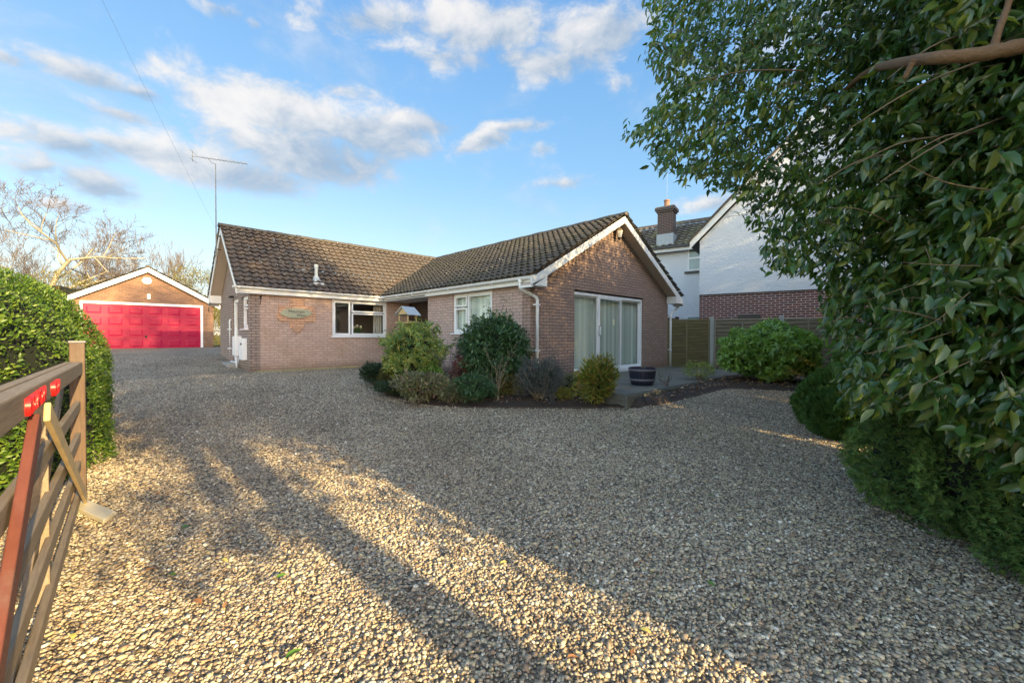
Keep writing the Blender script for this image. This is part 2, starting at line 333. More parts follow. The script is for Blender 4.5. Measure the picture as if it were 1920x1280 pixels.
bn=g.n('ShaderNodeBump'); bn.inputs['Strength'].default_value=1.; bn.inputs['Distance'].default_value=.03; g.link(g.m('SUBTRACT',1.,vo.outputs['Distance']),bn.inputs['Height']); g.link(bn.outputs[0],p.inputs['Normal']); M['gravel']=m
m,g,p,o=newmat('gravel stones'); ge=g.n('ShaderNodeNewGeometry')
c=g.ramp(ge.outputs['Random Per Island'],STONE); n=g.noise(ge.outputs['Position'],90,3,.6)
c=g.mix(.5,c,g.mix(1.,c,g.ramp(n,[(.3,(.6,.6,.6)),(.7,(1.4,1.4,1.4))]),'MULTIPLY')); big=g.noise(ge.outputs['Position'],.8,5,.6)
c=g.mix(.4,c,g.mix(1.,c,g.ramp(big,[(.3,(.6,.58,.55)),(.7,(1.4,1.4,1.4))]),'MULTIPLY'))
g.link(c,p.inputs['Base Color']); p.inputs['Roughness'].default_value=.6; M['stones']=m
m,g,p,o=newmat('dead leaf litter'); ge=g.n('ShaderNodeNewGeometry')
g.link(g.ramp(ge.outputs['Random Per Island'],[(0,(.10,.05,.025)),(.4,(.25,.12,.05)),(.7,(.40,.22,.10)),(.9,(.5,.36,.2)),(1,(.6,.55,.45))]),p.inputs['Base Color']); p.inputs['Roughness'].default_value=.7; M['litter']=m
M['laurel']=leafmat('glossy dark evergreen leaves',[(.03,.08,.022),(.055,.13,.032),(.09,.18,.042),(.06,.145,.055),(.20,.25,.05),(.03,.07,.02)],.25,.38,.9)
M['privet']=leafmat('bright clipped hedge leaves',[(.04,.09,.015),(.07,.14,.02),(.10,.19,.025),(.17,.24,.03),(.06,.13,.02),(.09,.16,.025)],.42,.28,.45)
M['yew']=leafmat('green conifer sprays',[(.05,.12,.04),(.10,.21,.06),(.17,.31,.09),(.16,.18,.07)],.6,.1,.3)
M['juniper']=leafmat('feathery light green conifer',[(.04,.11,.025),(.07,.17,.04),(.10,.21,.05),(.14,.20,.05)],.6,.15,.3)
M['choisya']=leafmat('fresh green shrub leaves',[(.09,.19,.035),(.16,.31,.055),(.25,.42,.08),(.10,.20,.04)],.35,.25,.6)
M['pieris']=leafmat('yellow green shrub leaves',[(.08,.18,.06),(.15,.27,.07),(.30,.36,.07),(.44,.42,.12),(.10,.22,.08)],.4,.25,.5)
M['viburnum']=leafmat('dark green leathery leaves',[(.03,.08,.03),(.05,.12,.045),(.09,.17,.07),(.03,.07,.035)],.4,.15,.6)
M['hebe']=leafmat('blue grey small leaves',[(.06,.08,.07),(.10,.13,.12),(.14,.15,.17),(.10,.08,.10)],.6,.15,.3)
M['nandina']=leafmat('yellow green lance leaves',[(.07,.13,.03),(.16,.22,.04),(.34,.32,.06),(.40,.22,.07)],.4,.25,.4)
M['dark']=leafmat('very dark small leaves',[(.02,.04,.018),(.035,.065,.03),(.05,.09,.04)],.5,.1,.4)
M['heather']=leafmat('brown green heather',[(.10,.09,.03),(.17,.13,.04),(.13,.15,.04),(.2,.12,.05)],.7,.1,.2)
M['varieg']=leafmat('cream edged leaves',[(.09,.13,.06),(.26,.27,.14),(.14,.18,.08),(.22,.12,.12),(.42,.40,.24)],.5,.15,.4)
M['redleaf']=leafmat('dark red leaves',[(.12,.02,.02),(.22,.05,.035),(.14,.05,.03)],.5,.15,.4)
M['golden']=leafmat('golden evergreen foliage',[(.09,.10,.02),(.17,.16,.03),(.24,.20,.045),(.10,.08,.03)],.6,.15,.3)
M['petal']=plain('cream petals',(.80,.74,.58),.6,.1)
M['street']=leafmat('dark tree foliage',[(.02,.05,.015),(.04,.09,.02)],.5,.05,.4)
# ------------------------------------------------------------ the ground
def sheet(name,xs,ys,dz,m,zf=gz):
    XX,YY=np.meshgrid(xs,ys); V=np.stack([XX.ravel(),YY.ravel(),(zf(XX,YY)+dz).ravel()],1); nx=len(xs)
    i,j=np.meshgrid(np.arange(nx-1),np.arange(len(ys)-1)); a=(j*nx+i).ravel()
    o=fast(name,V,np.stack([a,a+1,a+nx+1,a+nx],1),m,smooth=True); o['kind']='structure'; return o
def nonuni(lo,a,b,hi,st): return np.concatenate([-np.geomspace(-(lo-a)+1,1,14)[:-1]+1+a if lo<a else [],np.arange(a,b,st),np.geomspace(1,hi-b+1,14)-1+b])
sheet('ground',nonuni(-420,-8,24,500,.5),nonuni(-300,-8,34,620,.5),-.02,M['grass'])
sheet('gravel_drive',np.arange(-1.9,13.01,.25),np.arange(-2,26.6,.25),.0,M['gravel'])
# real stones near the viewer
ICO_V=[]; 
t_=(1+5**.5)/2
ICO=np.array([(-1,t_,0),(1,t_,0),(-1,-t_,0),(1,-t_,0),(0,-1,t_),(0,1,t_),(0,-1,-t_),(0,1,-t_),(t_,0,-1),(t_,0,1),(-t_,0,-1),(-t_,0,1)])/math.sqrt(1+t_*t_)
ICF=np.array([(0,11,5),(0,5,1),(0,1,7),(0,7,10),(0,10,11),(1,5,9),(5,11,4),(11,10,2),(10,7,6),(7,1,8),(3,9,4),(3,4,2),(3,2,6),(3,6,8),(3,8,9),(4,9,5),(2,4,11),(6,2,10),(8,6,7),(9,8,1)])
def stones(name,P,r,m,flat=(1.,.78,.5),tilt=.35,parent=None,smooth=True,clip=True):
    n=len(P); yaw=rng.uniform(0,6.283,n); a=rng.normal(0,tilt,n); b=rng.normal(0,tilt,n)
    V=ICO[None]*(1+rng.uniform(-.22,.22,(n,12,1))); sc_=np.array(flat)[None]*rng.uniform(.7,1.3,(n,3))*r[:,None]; V=V*sc_[:,None,:]
    ca,sa=np.cos(a)[:,None],np.sin(a)[:,None]; y=V[:,:,1]*ca-V[:,:,2]*sa; z=V[:,:,1]*sa+V[:,:,2]*ca; V[:,:,1]=y; V[:,:,2]=z
    ca,sa=np.cos(b)[:,None],np.sin(b)[:,None]; x=V[:,:,0]*ca-V[:,:,2]*sa; z=V[:,:,0]*sa+V[:,:,2]*ca; V[:,:,0]=x; V[:,:,2]=z
    ca,sa=np.cos(yaw)[:,None],np.sin(yaw)[:,None]; x=V[:,:,0]*ca-V[:,:,1]*sa; y=V[:,:,0]*sa+V[:,:,1]*ca; V[:,:,0]=x; V[:,:,1]=y
    V+=P[:,None,:]; F=(ICF[None]+(np.arange(n)*12)[:,None,None]).reshape(-1,3)
    return fast(name,V.reshape(-1,3),F,m,parent,smooth)
def fan(n,d0,d1,lat=1.5,pw=1.):
    d=np.sqrt(rng.uniform(d0*d0,d1*d1,n)); l=rng.uniform(-lat,lat,n)*d; p=FW[None]*d[:,None]+RT[None]*l[:,None]; return p[:,0],p[:,1]
xs=[];ys=[]
for a in np.arange(1.2,12.4,.4):
    n=int(1.5*((a+.4)**2-a*a)*5200*math.exp(-max(0,a-2.2)/3.1)); x,y=fan(n,a,a+.4); xs.append(x); ys.append(y)
x=np.concatenate(xs); y=np.concatenate(ys)
k=(x>-1.3)&(y>-1.5)&(x<12)&(y<12.85); x=x[k]; y=y[k]
BED=[(4.30,9.5),(4.0,8.4),(3.75,7.2),(3.95,6.2),(4.4,5.5),(5.0,4.88),(5.7,4.22),(6.4,3.66),(7.1,3.38)]
BEDP=BED+[(7.1,3.95),(6.2,3.95),(6.2,6.5),(6.6,6.5),(6.6,10.2)]
def inpoly(x,y,poly):
    x=np.asarray(x);y=np.asarray(y); c=np.zeros(x.shape,bool); j=len(poly)-1
    for i in range(len(poly)):
        xi,yi=poly[i]; xj,yj=poly[j]; c^=((yi>y)!=(yj>y))&(x<(xj-xi)*(y-yi)/((yj-yi) or 1e-9)+xi); j=i
    return c
k=~inpoly(x,y,BEDP)&~((x>6.2)&(y>3.62)&(x<13.4)); x=x[k]; y=y[k]
r=rng.gamma(4,.0016,len(x))+.0028; r=np.clip(r,.004,.022)
o=stones('gravel_stones',np.stack([x,y,gz(x,y)+r*.25],1),r,M['stones']); o['kind']='stuff'; tag(o,'loose mixed cream, grey and brown gravel stones covering the drive','gravel')
# bed and patio
def flat_poly(name,poly,z,th,m,parent=None,follow=False):
    b=MB(); b.prism([(x,y,(float(gz(x,y))+z if follow else z)-th) for x,y in poly],(0,0,th)); return b.build(name,m,parent)
def mound(name,poly,hgt,m,base=.0,st=.12):
    xs=np.arange(min(p[0] for p in poly),max(p[0] for p in poly)+st,st); ys=np.arange(min(p[1] for p in poly),max(p[1] for p in poly)+st,st)
    XX,YY=np.meshgrid(xs,ys); dist=np.full(XX.shape,9.)
    for i in range(len(poly)):
        a=np.array(poly[i]);b=np.array(poly[(i+1)%len(poly)]); ab=b-a; tt=np.clip(((XX-a[0])*ab[0]+(YY-a[1])*ab[1])/(ab@ab),0,1); dist=np.minimum(dist,np.hypot(XX-a[0]-tt*ab[0],YY-a[1]-tt*ab[1]))
    ins=inpoly(XX,YY,poly); sg=np.where(ins,dist,-dist)
    Z=gz(XX,YY)+base+hgt*sstep(sg,-.02,.35)-.06*(1-sstep(sg,-.15,0))+np.where(ins,rng.normal(0,.012,XX.shape),0)
    near=(1-sstep(3.655-YY,.02,.34))*((XX>6.0)&(YY<3.7)) ; Z=Z+np.maximum(-.045-Z,0)*near*ins
    nx=len(xs); i,j=np.meshgrid(np.arange(nx-1),np.arange(len(ys)-1)); kk=(sg[:-1,:-1]>-.16).ravel(); a=(j*nx+i).ravel()[kk]
    o=fast(name,np.stack([XX.ravel(),YY.ravel(),Z.ravel()],1),np.stack([a,a+1,a+nx+1,a+nx],1),m,smooth=True); o['kind']='structure'; return o
mound('flower_bed',BEDP,.09,M['soil'],.012)
SB=[(6.7,3.69),(6.7,3.55),(7.1,3.38),(8.0,3.25),(9.2,3.1),(9.9,2.1),(10.6,1.4),(15,1.2),(15,2.6),(13.6,5.9),(13.2,3.64)]
mound('soil_border',SB,.05,M['soil'],.012)
# edging strips of the beds
b=MB()
pp=[(x,y) for x,y in BED]+[(8.0,3.23),(9.2,3.08)]
for (x0,y0),(x1,y1) in zip(pp[:-1],pp[1:]): b.bar((x0,y0,float(gz(x0,y0))-.012),(x1,y1,float(gz(x1,y1))-.012),.03,.07)
tag(b.build('bed_edging',M['darkwood'],bevel=.004),'low dark edging strip curving round the front of the flower bed','edging')
# patio slabs
pt=thing('patio','grey green mossy paved patio in front of the sliding door','patio',(9.5,4.9,0)); pt['kind']='structure'
b=MB(); ix=0
for i in range(14):
    for j in range(5):
        x0=6.3+i*.5; y0=3.7+j*.51
        if x0>13.2: continue
        z=.018+rng.uniform(-.003,.003); b.box((x0+.005,y0+.005,-.3),(x0+.495,y0+.5,z))
b.build('paving_slab',M['slab'],pt,.004)
MB().box((6.25,3.655,-.35),(13.3,3.697,.0)).build('patio_kerb',M['slab'],pt,.004)
x=rng.uniform(3.7,14,15000); y=rng.uniform(1.2,10,15000); k=inpoly(x,y,BEDP)|inpoly(x,y,SB); x=x[k];y=y[k]
# ------------------------------------------------------------ leaves
def norm(v): return v/np.maximum(np.linalg.norm(v,axis=-1,keepdims=True),1e-9)
HI=(np.array([(0,0,0),(.3,0,0),(.27,.85,.10),(.27,-.85,.10),(.66,0,-.04),(.64,.78,.07),(.64,-.78,.07),(1,0,-.16)]),np.array([(0,2,1),(0,1,3),(1,2,5),(1,5,4),(1,4,6),(1,6,3),(5,7,4),(4,7,6)]))
LO=(np.array([(0,0,0),(.48,.9,.08),(1,0,-.06),(.48,-.9,.08)]),np.array([(0,3,2),(0,2,1)]))
def leaves(name,P,D,N,L,W,m,parent=None,hi=False,smooth=False):
    T,TF=HI if hi else LO; n=len(P)
    D=norm(D); S=norm(np.cross(D,N)); N=np.cross(S,D); L=np.broadcast_to(np.asarray(L,float),(n,)); 
    V=P[:,None,:]+D[:,None,:]*(T[None,:,0:1]*L[:,None,None])+S[:,None,:]*(T[None,:,1:2]*(L*W*.5)[:,None,None])+N[:,None,:]*(T[None,:,2:3]*L[:,None,None])
    F=(TF[None]+(np.arange(n)*len(T))[:,None,None]).reshape(-1,3)
    return fast(name,V.reshape(-1,3),F,m,parent,smooth)
def lump(d,seed,k=3.):
    s=np.random.default_rng(seed); f=np.zeros(len(d))
    for i in range(7):
        w_=s.normal(0,k*(1+i*.35),3); f+=np.sin(d@w_+s.uniform(0,6.28))/(1+i*.4)
    return f/2.6
def blob(c,r,n,seed,lumpy=.18,inner=.6,up=.2,droop=0.,zmin=None,k=3.):
    """points through a lumpy ellipsoid, thick at the rim, with outward directions"""
    s=np.random.default_rng(seed); d=norm(s.normal(0,1,(n,3))); rad=(inner+(1-inner)*s.uniform(0,1,n)**.6)*(1+lumpy*lump(d,seed,k))
    P=np.array(c)[None]+d*np.array(r)[None]*rad[:,None]
    D=norm(d*np.array([1,1,.8])+s.normal(0,.55,(n,3))+np.array([0,0,up-droop])); N=norm(d*.5+np.array([0,0,.7])+s.normal(0,.45,(n,3)))
    if zmin is not None:
        k_=P[:,2]>zmin; P,D,N=P[k_],D[k_],N[k_]
    return P,D,N
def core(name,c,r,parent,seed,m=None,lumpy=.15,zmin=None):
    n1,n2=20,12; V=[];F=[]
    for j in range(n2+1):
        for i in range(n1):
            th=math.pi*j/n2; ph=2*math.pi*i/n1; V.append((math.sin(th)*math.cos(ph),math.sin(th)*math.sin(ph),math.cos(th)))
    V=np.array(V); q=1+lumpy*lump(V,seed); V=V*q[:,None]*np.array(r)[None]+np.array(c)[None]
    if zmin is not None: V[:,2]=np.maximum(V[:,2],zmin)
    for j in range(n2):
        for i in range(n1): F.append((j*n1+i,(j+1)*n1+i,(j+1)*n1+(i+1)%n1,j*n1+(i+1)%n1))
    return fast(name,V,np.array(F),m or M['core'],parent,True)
k=rng.uniform(0,1,len(x))<.9; x=x[k];y=y[k]; n=len(x)
o=leaves('leaf_litter',np.stack([x,y,gz(x,y)+.10+rng.uniform(0,.02,n)-np.where(x>7.1,.035,0)],1),np.stack([rng.normal(0,1,n),rng.normal(0,1,n),rng.normal(0,.25,n)],1),norm(np.stack([rng.normal(0,.3,n),rng.normal(0,.3,n),np.ones(n)],1)),rng.uniform(.03,.08,n),.6,M['litter'])
o['kind']='stuff'; tag(o,'dead brown leaves and bark chips scattered over the beds','leaf litter')
# ------------------------------------------------------------ building helpers
def wall(name,m,parent,axis,c,lo,hi,z0,z1,openings=(),th=.25,inward=1,gable=None):
    """upright wall. axis 'x': runs along x at y=c; 'y': runs along y at x=c. inward: sign of the thickness direction."""
    us=sorted({lo,hi,*[u for o in openings for u in o[:2]]}); zs=sorted({z0,z1,*[q for o in openings for q in o[2:4]]})
    def P(u,z,t): return (u,c+inward*th*t,z) if axis=='x' else (c+inward*th*t,u,z)
    solid={}
    for i in range(len(us)-1):
        for j in range(len(zs)-1):
            um=(us[i]+us[i+1])/2; zm=(zs[j]+zs[j+1])/2
            solid[i,j]=not any(o[0]<um<o[1] and o[2]<zm<o[3] for o in openings)
    b=MB()
    for (i,j),s in solid.items():
        if not s: continue
        u0,u1,a,d=us[i],us[i+1],zs[j],zs[j+1]
        for t in (0,1): b.add([P(u0,a,t),P(u1,a,t),P(u1,d,t),P(u0,d,t)],[(0,1,2,3)])
        for di,dj,q in ((-1,0,((u0,a),(u0,d))),(1,0,((u1,a),(u1,d))),(0,-1,((u0,a),(u1,a))),(0,1,((u0,d),(u1,d)))):
            if not solid.get((i+di,j+dj),False):
                if dj==1 and j==len(zs)-2 and gable: continue
                (p,r_),(p2,r2)=q; b.add([P(p,r_,0),P(p2,r2,0),P(p2,r2,1),P(p,r_,1)],[(0,1,2,3)])
    if gable:
        ua,ub,um,zt=gable
        b.add([P(ua,z1,0),P(ub,z1,0),P(um,zt,0),P(ua,z1,1),P(ub,z1,1),P(um,zt,1)],[(0,1,2),(3,5,4),(0,2,5,3),(1,4,5,2)])
    return b.build(name,m,parent)
def tiles(name,m,parent,o,u,v,L,W,rows,period=.23,amp=.024,lift=.058,res=7,seed=0):
    """a slope of overlapping wavy tiles: o eave corner, u along the eave, v up the slope"""
    o=np.array(o,float);u=norm(np.array(u,float));v=norm(np.array(v,float)); n=np.cross(u,v); n=n if n[2]>0 else -n
    s=np.random.default_rng(seed); nu=int(L/period*res)+1; U=np.linspace(0,L,nu); wv=amp*(np.cos(2*math.pi*U/period)+.25*np.cos(4*math.pi*U/period)); V=[];F=[];b=0; rh=W/rows
    col_=(U/period).astype(int)
    for k in range(rows):
        jit=s.normal(0,.004,col_.max()+2)[col_]; jl=s.normal(0,.006,col_.max()+2)[col_]
        st=[]
        for (vv,hh,fr_) in ((k*rh+.05,.0,0),(k*rh-.02,lift-.014,1),(k*rh-.02,lift,1),((k+1)*rh+.01,lift*.05,0)):
            q=o[None]+u[None]*U[:,None]+v[None]*(vv+jl*fr_)[:,None]; V.append(q+n[None]*(hh+wv*(1.,1.)[fr_]+jit*fr_)[:,None]); st.append(b); b+=nu
        i=np.arange(nu-1)
        for a,c in zip(st[:-1],st[1:]): F.append(np.stack([a+i,a+i+1,c+i+1,c+i],1))
    return fast(name,np.concatenate(V),np.concatenate(F),m,parent,False)
def ridge(name,m,parent,p,q,r=.12,seg=.42):
    p=Vector(p);q=Vector(q); L=(q-p).length; d=(q-p).normalized(); n=int(L/seg); b=MB()
    sd=d.cross(Vector((0,0,1))).normalized()
    for i in range(n):
        a=p+d*(i*L/n); c=p+d*((i+1)*L/n-.006); rr=r*(1+(.05 if i%2 else 0))+random.uniform(-.004,.004); base=len(b.v); K=8
        for cc,rx in ((a,rr),(c,rr*.97)):
            for k in range(K+1):
                t=math.pi*k/K; b.v.append(tuple(cc+sd*math.cos(t)*rx+Vector((0,0,1))*(math.sin(t)*rx*.85-.05)))
        for k in range(K): b.f.append((base+k,base+k+1,base+K+1+k+1,base+K+1+k))
        b.f.append(tuple(base+k for k in range(K+1)))
        b.f.append(tuple(base+K+1+k for k in range(K+1))[::-1])
    return b.build(name,m,parent)
def gutter(name,m,parent,p,q,r=.055,brackets=True):
    """half round gutter, p to q, with clips"""
    p=Vector(p);q=Vector(q);d=(q-p).normalized();sd=d.cross(Vector((0,0,1)));b=MB();K=8;base=0
    prof=[(math.cos(math.pi+math.pi*k/K),math.sin(math.pi+math.pi*k/K)) for k in range(K+1)]
    pr=[(c*r,s*r) for c,s in prof]+[(c*(r-.006),s*(r-.006)) for c,s in prof[::-1]]
    n=len(pr)
    for cc in (p,q): b.v+=[tuple(cc+sd*x+Vector((0,0,z))) for x,z in pr]
    for k in range(n): b.f.append((k,(k+1)%n,n+(k+1)%n,n+k))
    b.f.append(tuple(range(n))); b.f.append(tuple(range(n,2*n))[::-1])
    o=b.build(name,m,parent)
    if brackets:
        L=(q-p).length
        for i in range(int(L/.9)+1):
            c=MB()
            a=p+d*(.15+i*.9)
            if (a-p).length>L: break
            for k in range(K):
                t0=math.pi+math.pi*k/K;t1=math.pi+math.pi*(k+1)/K
                A=a+sd*math.cos(t0)*(r+.005)+Vector((0,0,math.sin(t0)*(r+.005)));B=a+sd*math.cos(t1)*(r+.005)+Vector((0,0,math.sin(t1)*(r+.005))); c.bar(A,B,.03,.009,up=d)
            c.build('gutter_clip',m,o)
    return o
def window(name,parent,axis,c,lo,hi,z0,z1,inward,mull,fr=.055,depth=.07,setb=.05,sill=True,open_frames=(),mm=None):
    """mull: list of panes (u0,u1,za,zb) ; the outer frame runs round the opening"""
    mm=mm or M['upvc']
    def P(u,z,t): return (u,c+inward*t,z) if axis=='x' else (c+inward*t,u,z)
    e=bpy.data.objects.new(name,None); col.objects.link(e); e.parent=parent
    pl=Vector(parent.location); e.location=Vector(P((lo+hi)/2,z0,0))-pl; e.rotation_euler=(0,0,0)
    b=MB()
    def bx(u0,u1,a,d,t0=setb,t1=setb+depth): b.box(P(u0,a,t0),P(u1,d,t1))
    bx(lo,lo+fr,z0,z1);bx(hi-fr,hi,z0,z1);bx(lo+fr,hi-fr,z0,z0+fr);bx(lo+fr,hi-fr,z1-fr,z1)
    us=sorted({round(u,3) for p in mull for u in p[:2]}); 
    fo=b.build('frame',mm,e,.004)
    for (u0,u1,a,d) in mull:
        s=MB(); w_=.042
        def bq(x0,x1,y0,y1,t0=setb-.012,t1=setb+depth-.01): s.box(P(x0,y0,t0),P(x1,y1,t1))
        bq(u0,u0+w_,a,d);bq(u1-w_,u1,a,d);bq(u0+w_,u1-w_,a,a+w_);bq(u0+w_,u1-w_,d-w_,d); sh_=s.build('sash',mm,e,.004)
        gl=MB(); t=setb+.03; gl.add([P(u0+w_,a+w_,t),P(u1-w_,a+w_,t),P(u1-w_,d-w_,t),P(u0+w_,d-w_,t)],[(0,1,2,3)]); gl.build('pane',M['glass'],e)
    if sill:
        s=MB(); s.box(P(lo-.04,z0-.035,-.045),P(hi+.04,z0,setb+depth)); s.build('sill',mm,e,.006)
    return e
# ------------------------------------------------------------ the bungalow
H=thing('brick_bungalow','L shaped pink brown brick bungalow with dark tiled roofs and white eaves','house',(6.6,9,0))
A0,B1,A2,B3,A5,B6=2.63,13.03,6.62,6.28,13.31,17.35
E0=2.15; ZW=2.36; ZR=4.33; YR=15.09; XR=10.0
ps=(ZR-ZW)/(YR-12.87); pw=(ZR-ZW)/(XR-6.42)
wall('brick_wall',M['brick_l'],H,'x',B1,A0+.25,A2+.9,-.5,2.42,[(4.84,6.66,.99,2.14)],.25,1)
tag(bpy.data.objects['brick_wall'])
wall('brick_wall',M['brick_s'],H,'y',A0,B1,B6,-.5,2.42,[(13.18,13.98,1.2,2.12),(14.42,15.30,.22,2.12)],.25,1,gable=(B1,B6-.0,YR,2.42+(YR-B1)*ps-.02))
wall('brick_wall',M['brick_l'],H,'x',B6,A0+.25,A5,-.5,2.42,[],.25,-1)
wall('brick_wall',M['brick_w'],H,'y',A2,B3+.25,10.42,-.5,2.42,[(7.56,9.2,1.09,2.14)],.25,1)
wall('brick_wall',M['brick_w'],H,'x',10.17,A2+.25,7.5,-.5,2.42,[],.25,1)
wall('gable_wall',M['brick_g'],H,'x',B3,A2,A5,-.5,2.42,[(8.22,11.68,.05,2.19)],.25,1,gable=(A2,A5,XR-.02,2.42+(XR-A2)*pw-.02))
wall('brick_wall',M['brick_g'],H,'y',A5,B3+.25,B6,-.5,2.42,[],.25,-1)
# recess: porch back wall with dark vertical boarding and glazed strip
d=bpy.data.objects.new('front_door',None); col.objects.link(d); d.parent=H; d.location=Vector((7.5,11.9,0))-H.location
b=MB()
for i in range(12): b.box((7.47,11.55+i*.115,0.05),(7.50,11.65+i*.115,2.15))
b.box((7.50,11.0,0.0),(7.56,B1,2.2)); b.build('door_boarding',M['darkwood'],d,.003)
MB().box((7.49,10.42,.0),(7.55,10.9,.9)).box((7.49,10.42,1.95),(7.55,10.9,2.2)).box((7.49,10.9,.0),(7.55,11.0,2.2)).build('side_panel',M['darkwood'],d)
MB().box((7.48,10.45,1.28),(7.51,10.85,1.42)).build('letter_plate',plain('steel plate',(.5,.5,.5),.3,metal=1),d,.004)
MB().add([(7.52,10.42,.9),(7.52,10.9,.9),(7.52,10.9,1.95),(7.52,10.42,1.95)],[(0,1,2,3)]).build('pane',M['glass'],d)
MB().box((6.62,10.45,-.1),(7.5,B1,.08)).build('doorstep',M['concrete'],H)
# ceiling, floor and partitions
MB().box((2.9,13.3,2.34),(A5-.3,B6-.3,2.38)).box((6.9,6.56,2.34),(A5-.3,13.28,2.38)).box((6.45,10.3,2.17),(7.6,13.0,2.20)).build('ceiling',M['white'],H)
MB().box((2.9,13.3,-.1),(A5-.3,B6-.3,.02)).box((6.9,6.56,-.1),(A5-.3,13.28,.02)).build('floor',M['inner'],H)
MB().box((7.9,13.3,.02),(8.0,B6-.3,2.34)).box((4.2,14.5,.02),(4.3,B6-.3,2.34)).box((4.3,16.2,.02),(7.9,16.3,2.34)).box((6.9,10.1,.02),(A5-.3,10.2,2.34)).box((7.56,10.45,.02),(7.62,13.0,2.34)).build('partition',M['inner'],H)
# windows
w1=window('window',H,'x',B1,4.84,6.66,.99,2.14,1,[(4.90,5.42,1.045,2.085),(5.47,6.60,1.77,2.085),(5.47,6.60,1.045,1.74)],fr=.06)
w2=window('window',H,'y',A2,7.56,9.2,1.09,2.14,1,[(8.62,9.14,1.15,1.76),(8.62,9.14,1.80,2.08),(7.62,8.56,1.15,2.08)],fr=.06)
w3=window('window',H,'y',A0,13.18,13.98,1.2,2.12,1,[(13.24,13.92,1.26,1.80),(13.24,13.92,1.84,2.06)],fr=.06)
MB().box((2.84,13.3,1.25),(2.87,13.85,1.78)).build('red_panel',M['red'],w3)  # flat red panel behind the lower pane
dr=window('side_door',H,'y',A0,14.42,15.30,.22,2.12,1,[(14.5,15.22,.28,2.06)],fr=.07,sill=False)
MB().box((2.755,14.53,.3),(2.765,15.2,1.2)).build('door_panel',M['upvc'],dr)
MB().box((A0-.28,14.30,.02),(A0-.002,15.42,.19)).build('door_step',M['concrete'],H,.01)
MB().box((A0-.06,14.38,.19),(A0+.05,15.34,.22)).build('threshold',M['upvc'],H,.004)
def curtain(name,parent,p,q,z0,z1,m,folds=9,amp=.03):
    p=np.array(p,float);q=np.array(q,float);L=np.linalg.norm(q-p);u=(q-p)/L;n=np.array([-u[1],u[0]]);N=folds*8+1;t=np.linspace(0,1,N);o_=amp*np.sin(t*folds*2*math.pi)
    XY=p[None]+u[None]*(t*L)[:,None]+n[None]*o_[:,None]; V=np.concatenate([np.c_[XY,np.full(N,z0)],np.c_[XY,np.full(N,z1)]]); i=np.arange(N-1)
    return fast(name,V,np.stack([i,i+1,N+i+1,N+i],1),m,parent,True)
curtain('curtain',w1,(6.32,13.36),(6.62,13.36),1.0,2.12,M['curtain'],4)
curtain('curtain',w1,(4.88,13.36),(5.06,13.36),1.0,2.12,M['curtain'],3)
MB().box((4.84,13.29,.93),(6.66,13.55,.985)).build('window_board',M['white'],w1,.004)
def blinds(name,parent,axis,c,lo,hi,z0,z1,step=.085,ang=28):
    b=MB(); n=int((hi-lo)/step)
    for i in range(n):
        u=lo+(i+.5)*step; a=R(ang+random.uniform(-4,4)); dx=math.cos(a)*step*.66; dy=math.sin(a)*step*.66
        if axis=='x': b.add([(u-dx,c-dy,z0),(u+dx,c+dy,z0),(u+dx,c+dy,z1),(u-dx,c-dy,z1)],[(0,1,2,3)])
        else: b.add([(c-dy,u-dx,z0),(c+dy,u+dx,z0),(c+dy,u+dx,z1),(c-dy,u-dx,z1)],[(0,1,2,3)])
    return b.build(name,M['blind'],parent)
blinds('vertical_blind',w2,'y',A2+.16,7.6,9.16,1.12,2.1,ang=-14)
# sliding patio door
pd=bpy.data.objects.new('patio_door',None); col.objects.link(pd); pd.parent=H; pd.location=Vector((9.95,B3,0))-H.location
y0=B3+.045
MB().box((8.22,y0,.05),(8.28,y0+.11,2.14)).box((11.60,y0,.05),(11.66,y0+.11,2.14)).box((8.28,y0,2.07),(11.60,y0+.11,2.14)).box((8.28,y0,.05),(11.60,y0+.11,.12)).build('frame',M['upvc'],pd,.004)
MB().box((8.18,B3-.03,.0),(11.72,B3+.16,.048)).build('sill',M['upvc'],pd,.004)
def sash(u0,u1,yy,wl,wr,name='sash'):
    b=MB(); b.box((u0,yy,.12),(u0+wl,yy+.04,2.07)).box((u1-wr,yy,.12),(u1,yy+.04,2.07)).box((u0+wl,yy,2.03),(u1-wr,yy+.04,2.07)).box((u0+wl,yy,.12),(u1-wr,yy+.04,.18)); b.build(name,M['upvc'],pd,.003)
    MB().add([(u0+wl,yy+.02,.18),(u1-wr,yy+.02,.18),(u1-wr,yy+.02,2.03),(u0+wl,yy+.02,2.03)],[(0,1,2,3)]).build('pane',M['glass'],pd)
sash(8.28,9.40,y0+.06,.03,.06); sash(9.29,10.50,y0+.005,.13,.045); sash(10.46,11.60,y0+.06,.045,.05)
MB().box((9.36,y0-.035,1.06),(9.42,y0-.01,1.28)).box((9.37,y0-.012,1.08),(9.41,y0+.006,1.11)).box((9.37,y0-.012,1.23),(9.41,y0+.006,1.26)).build('handle',M['white'],pd,.006)
MB().box((9.35,y0-.008,1.04),(9.43,y0+.004,1.30)).build('handle_plate',plain('grey plate',(.3,.3,.32),.4),pd,.003)
MB().box((10.07,y0+.018,1.33),(10.15,y0+.022,1.50)).build('sticker',plain('cream sticker',(.85,.78,.55),.6),pd)
blinds('vertical_blind',pd,'x',B3+.24,8.24,11.64,.08,2.1,step=.105,ang=-40)
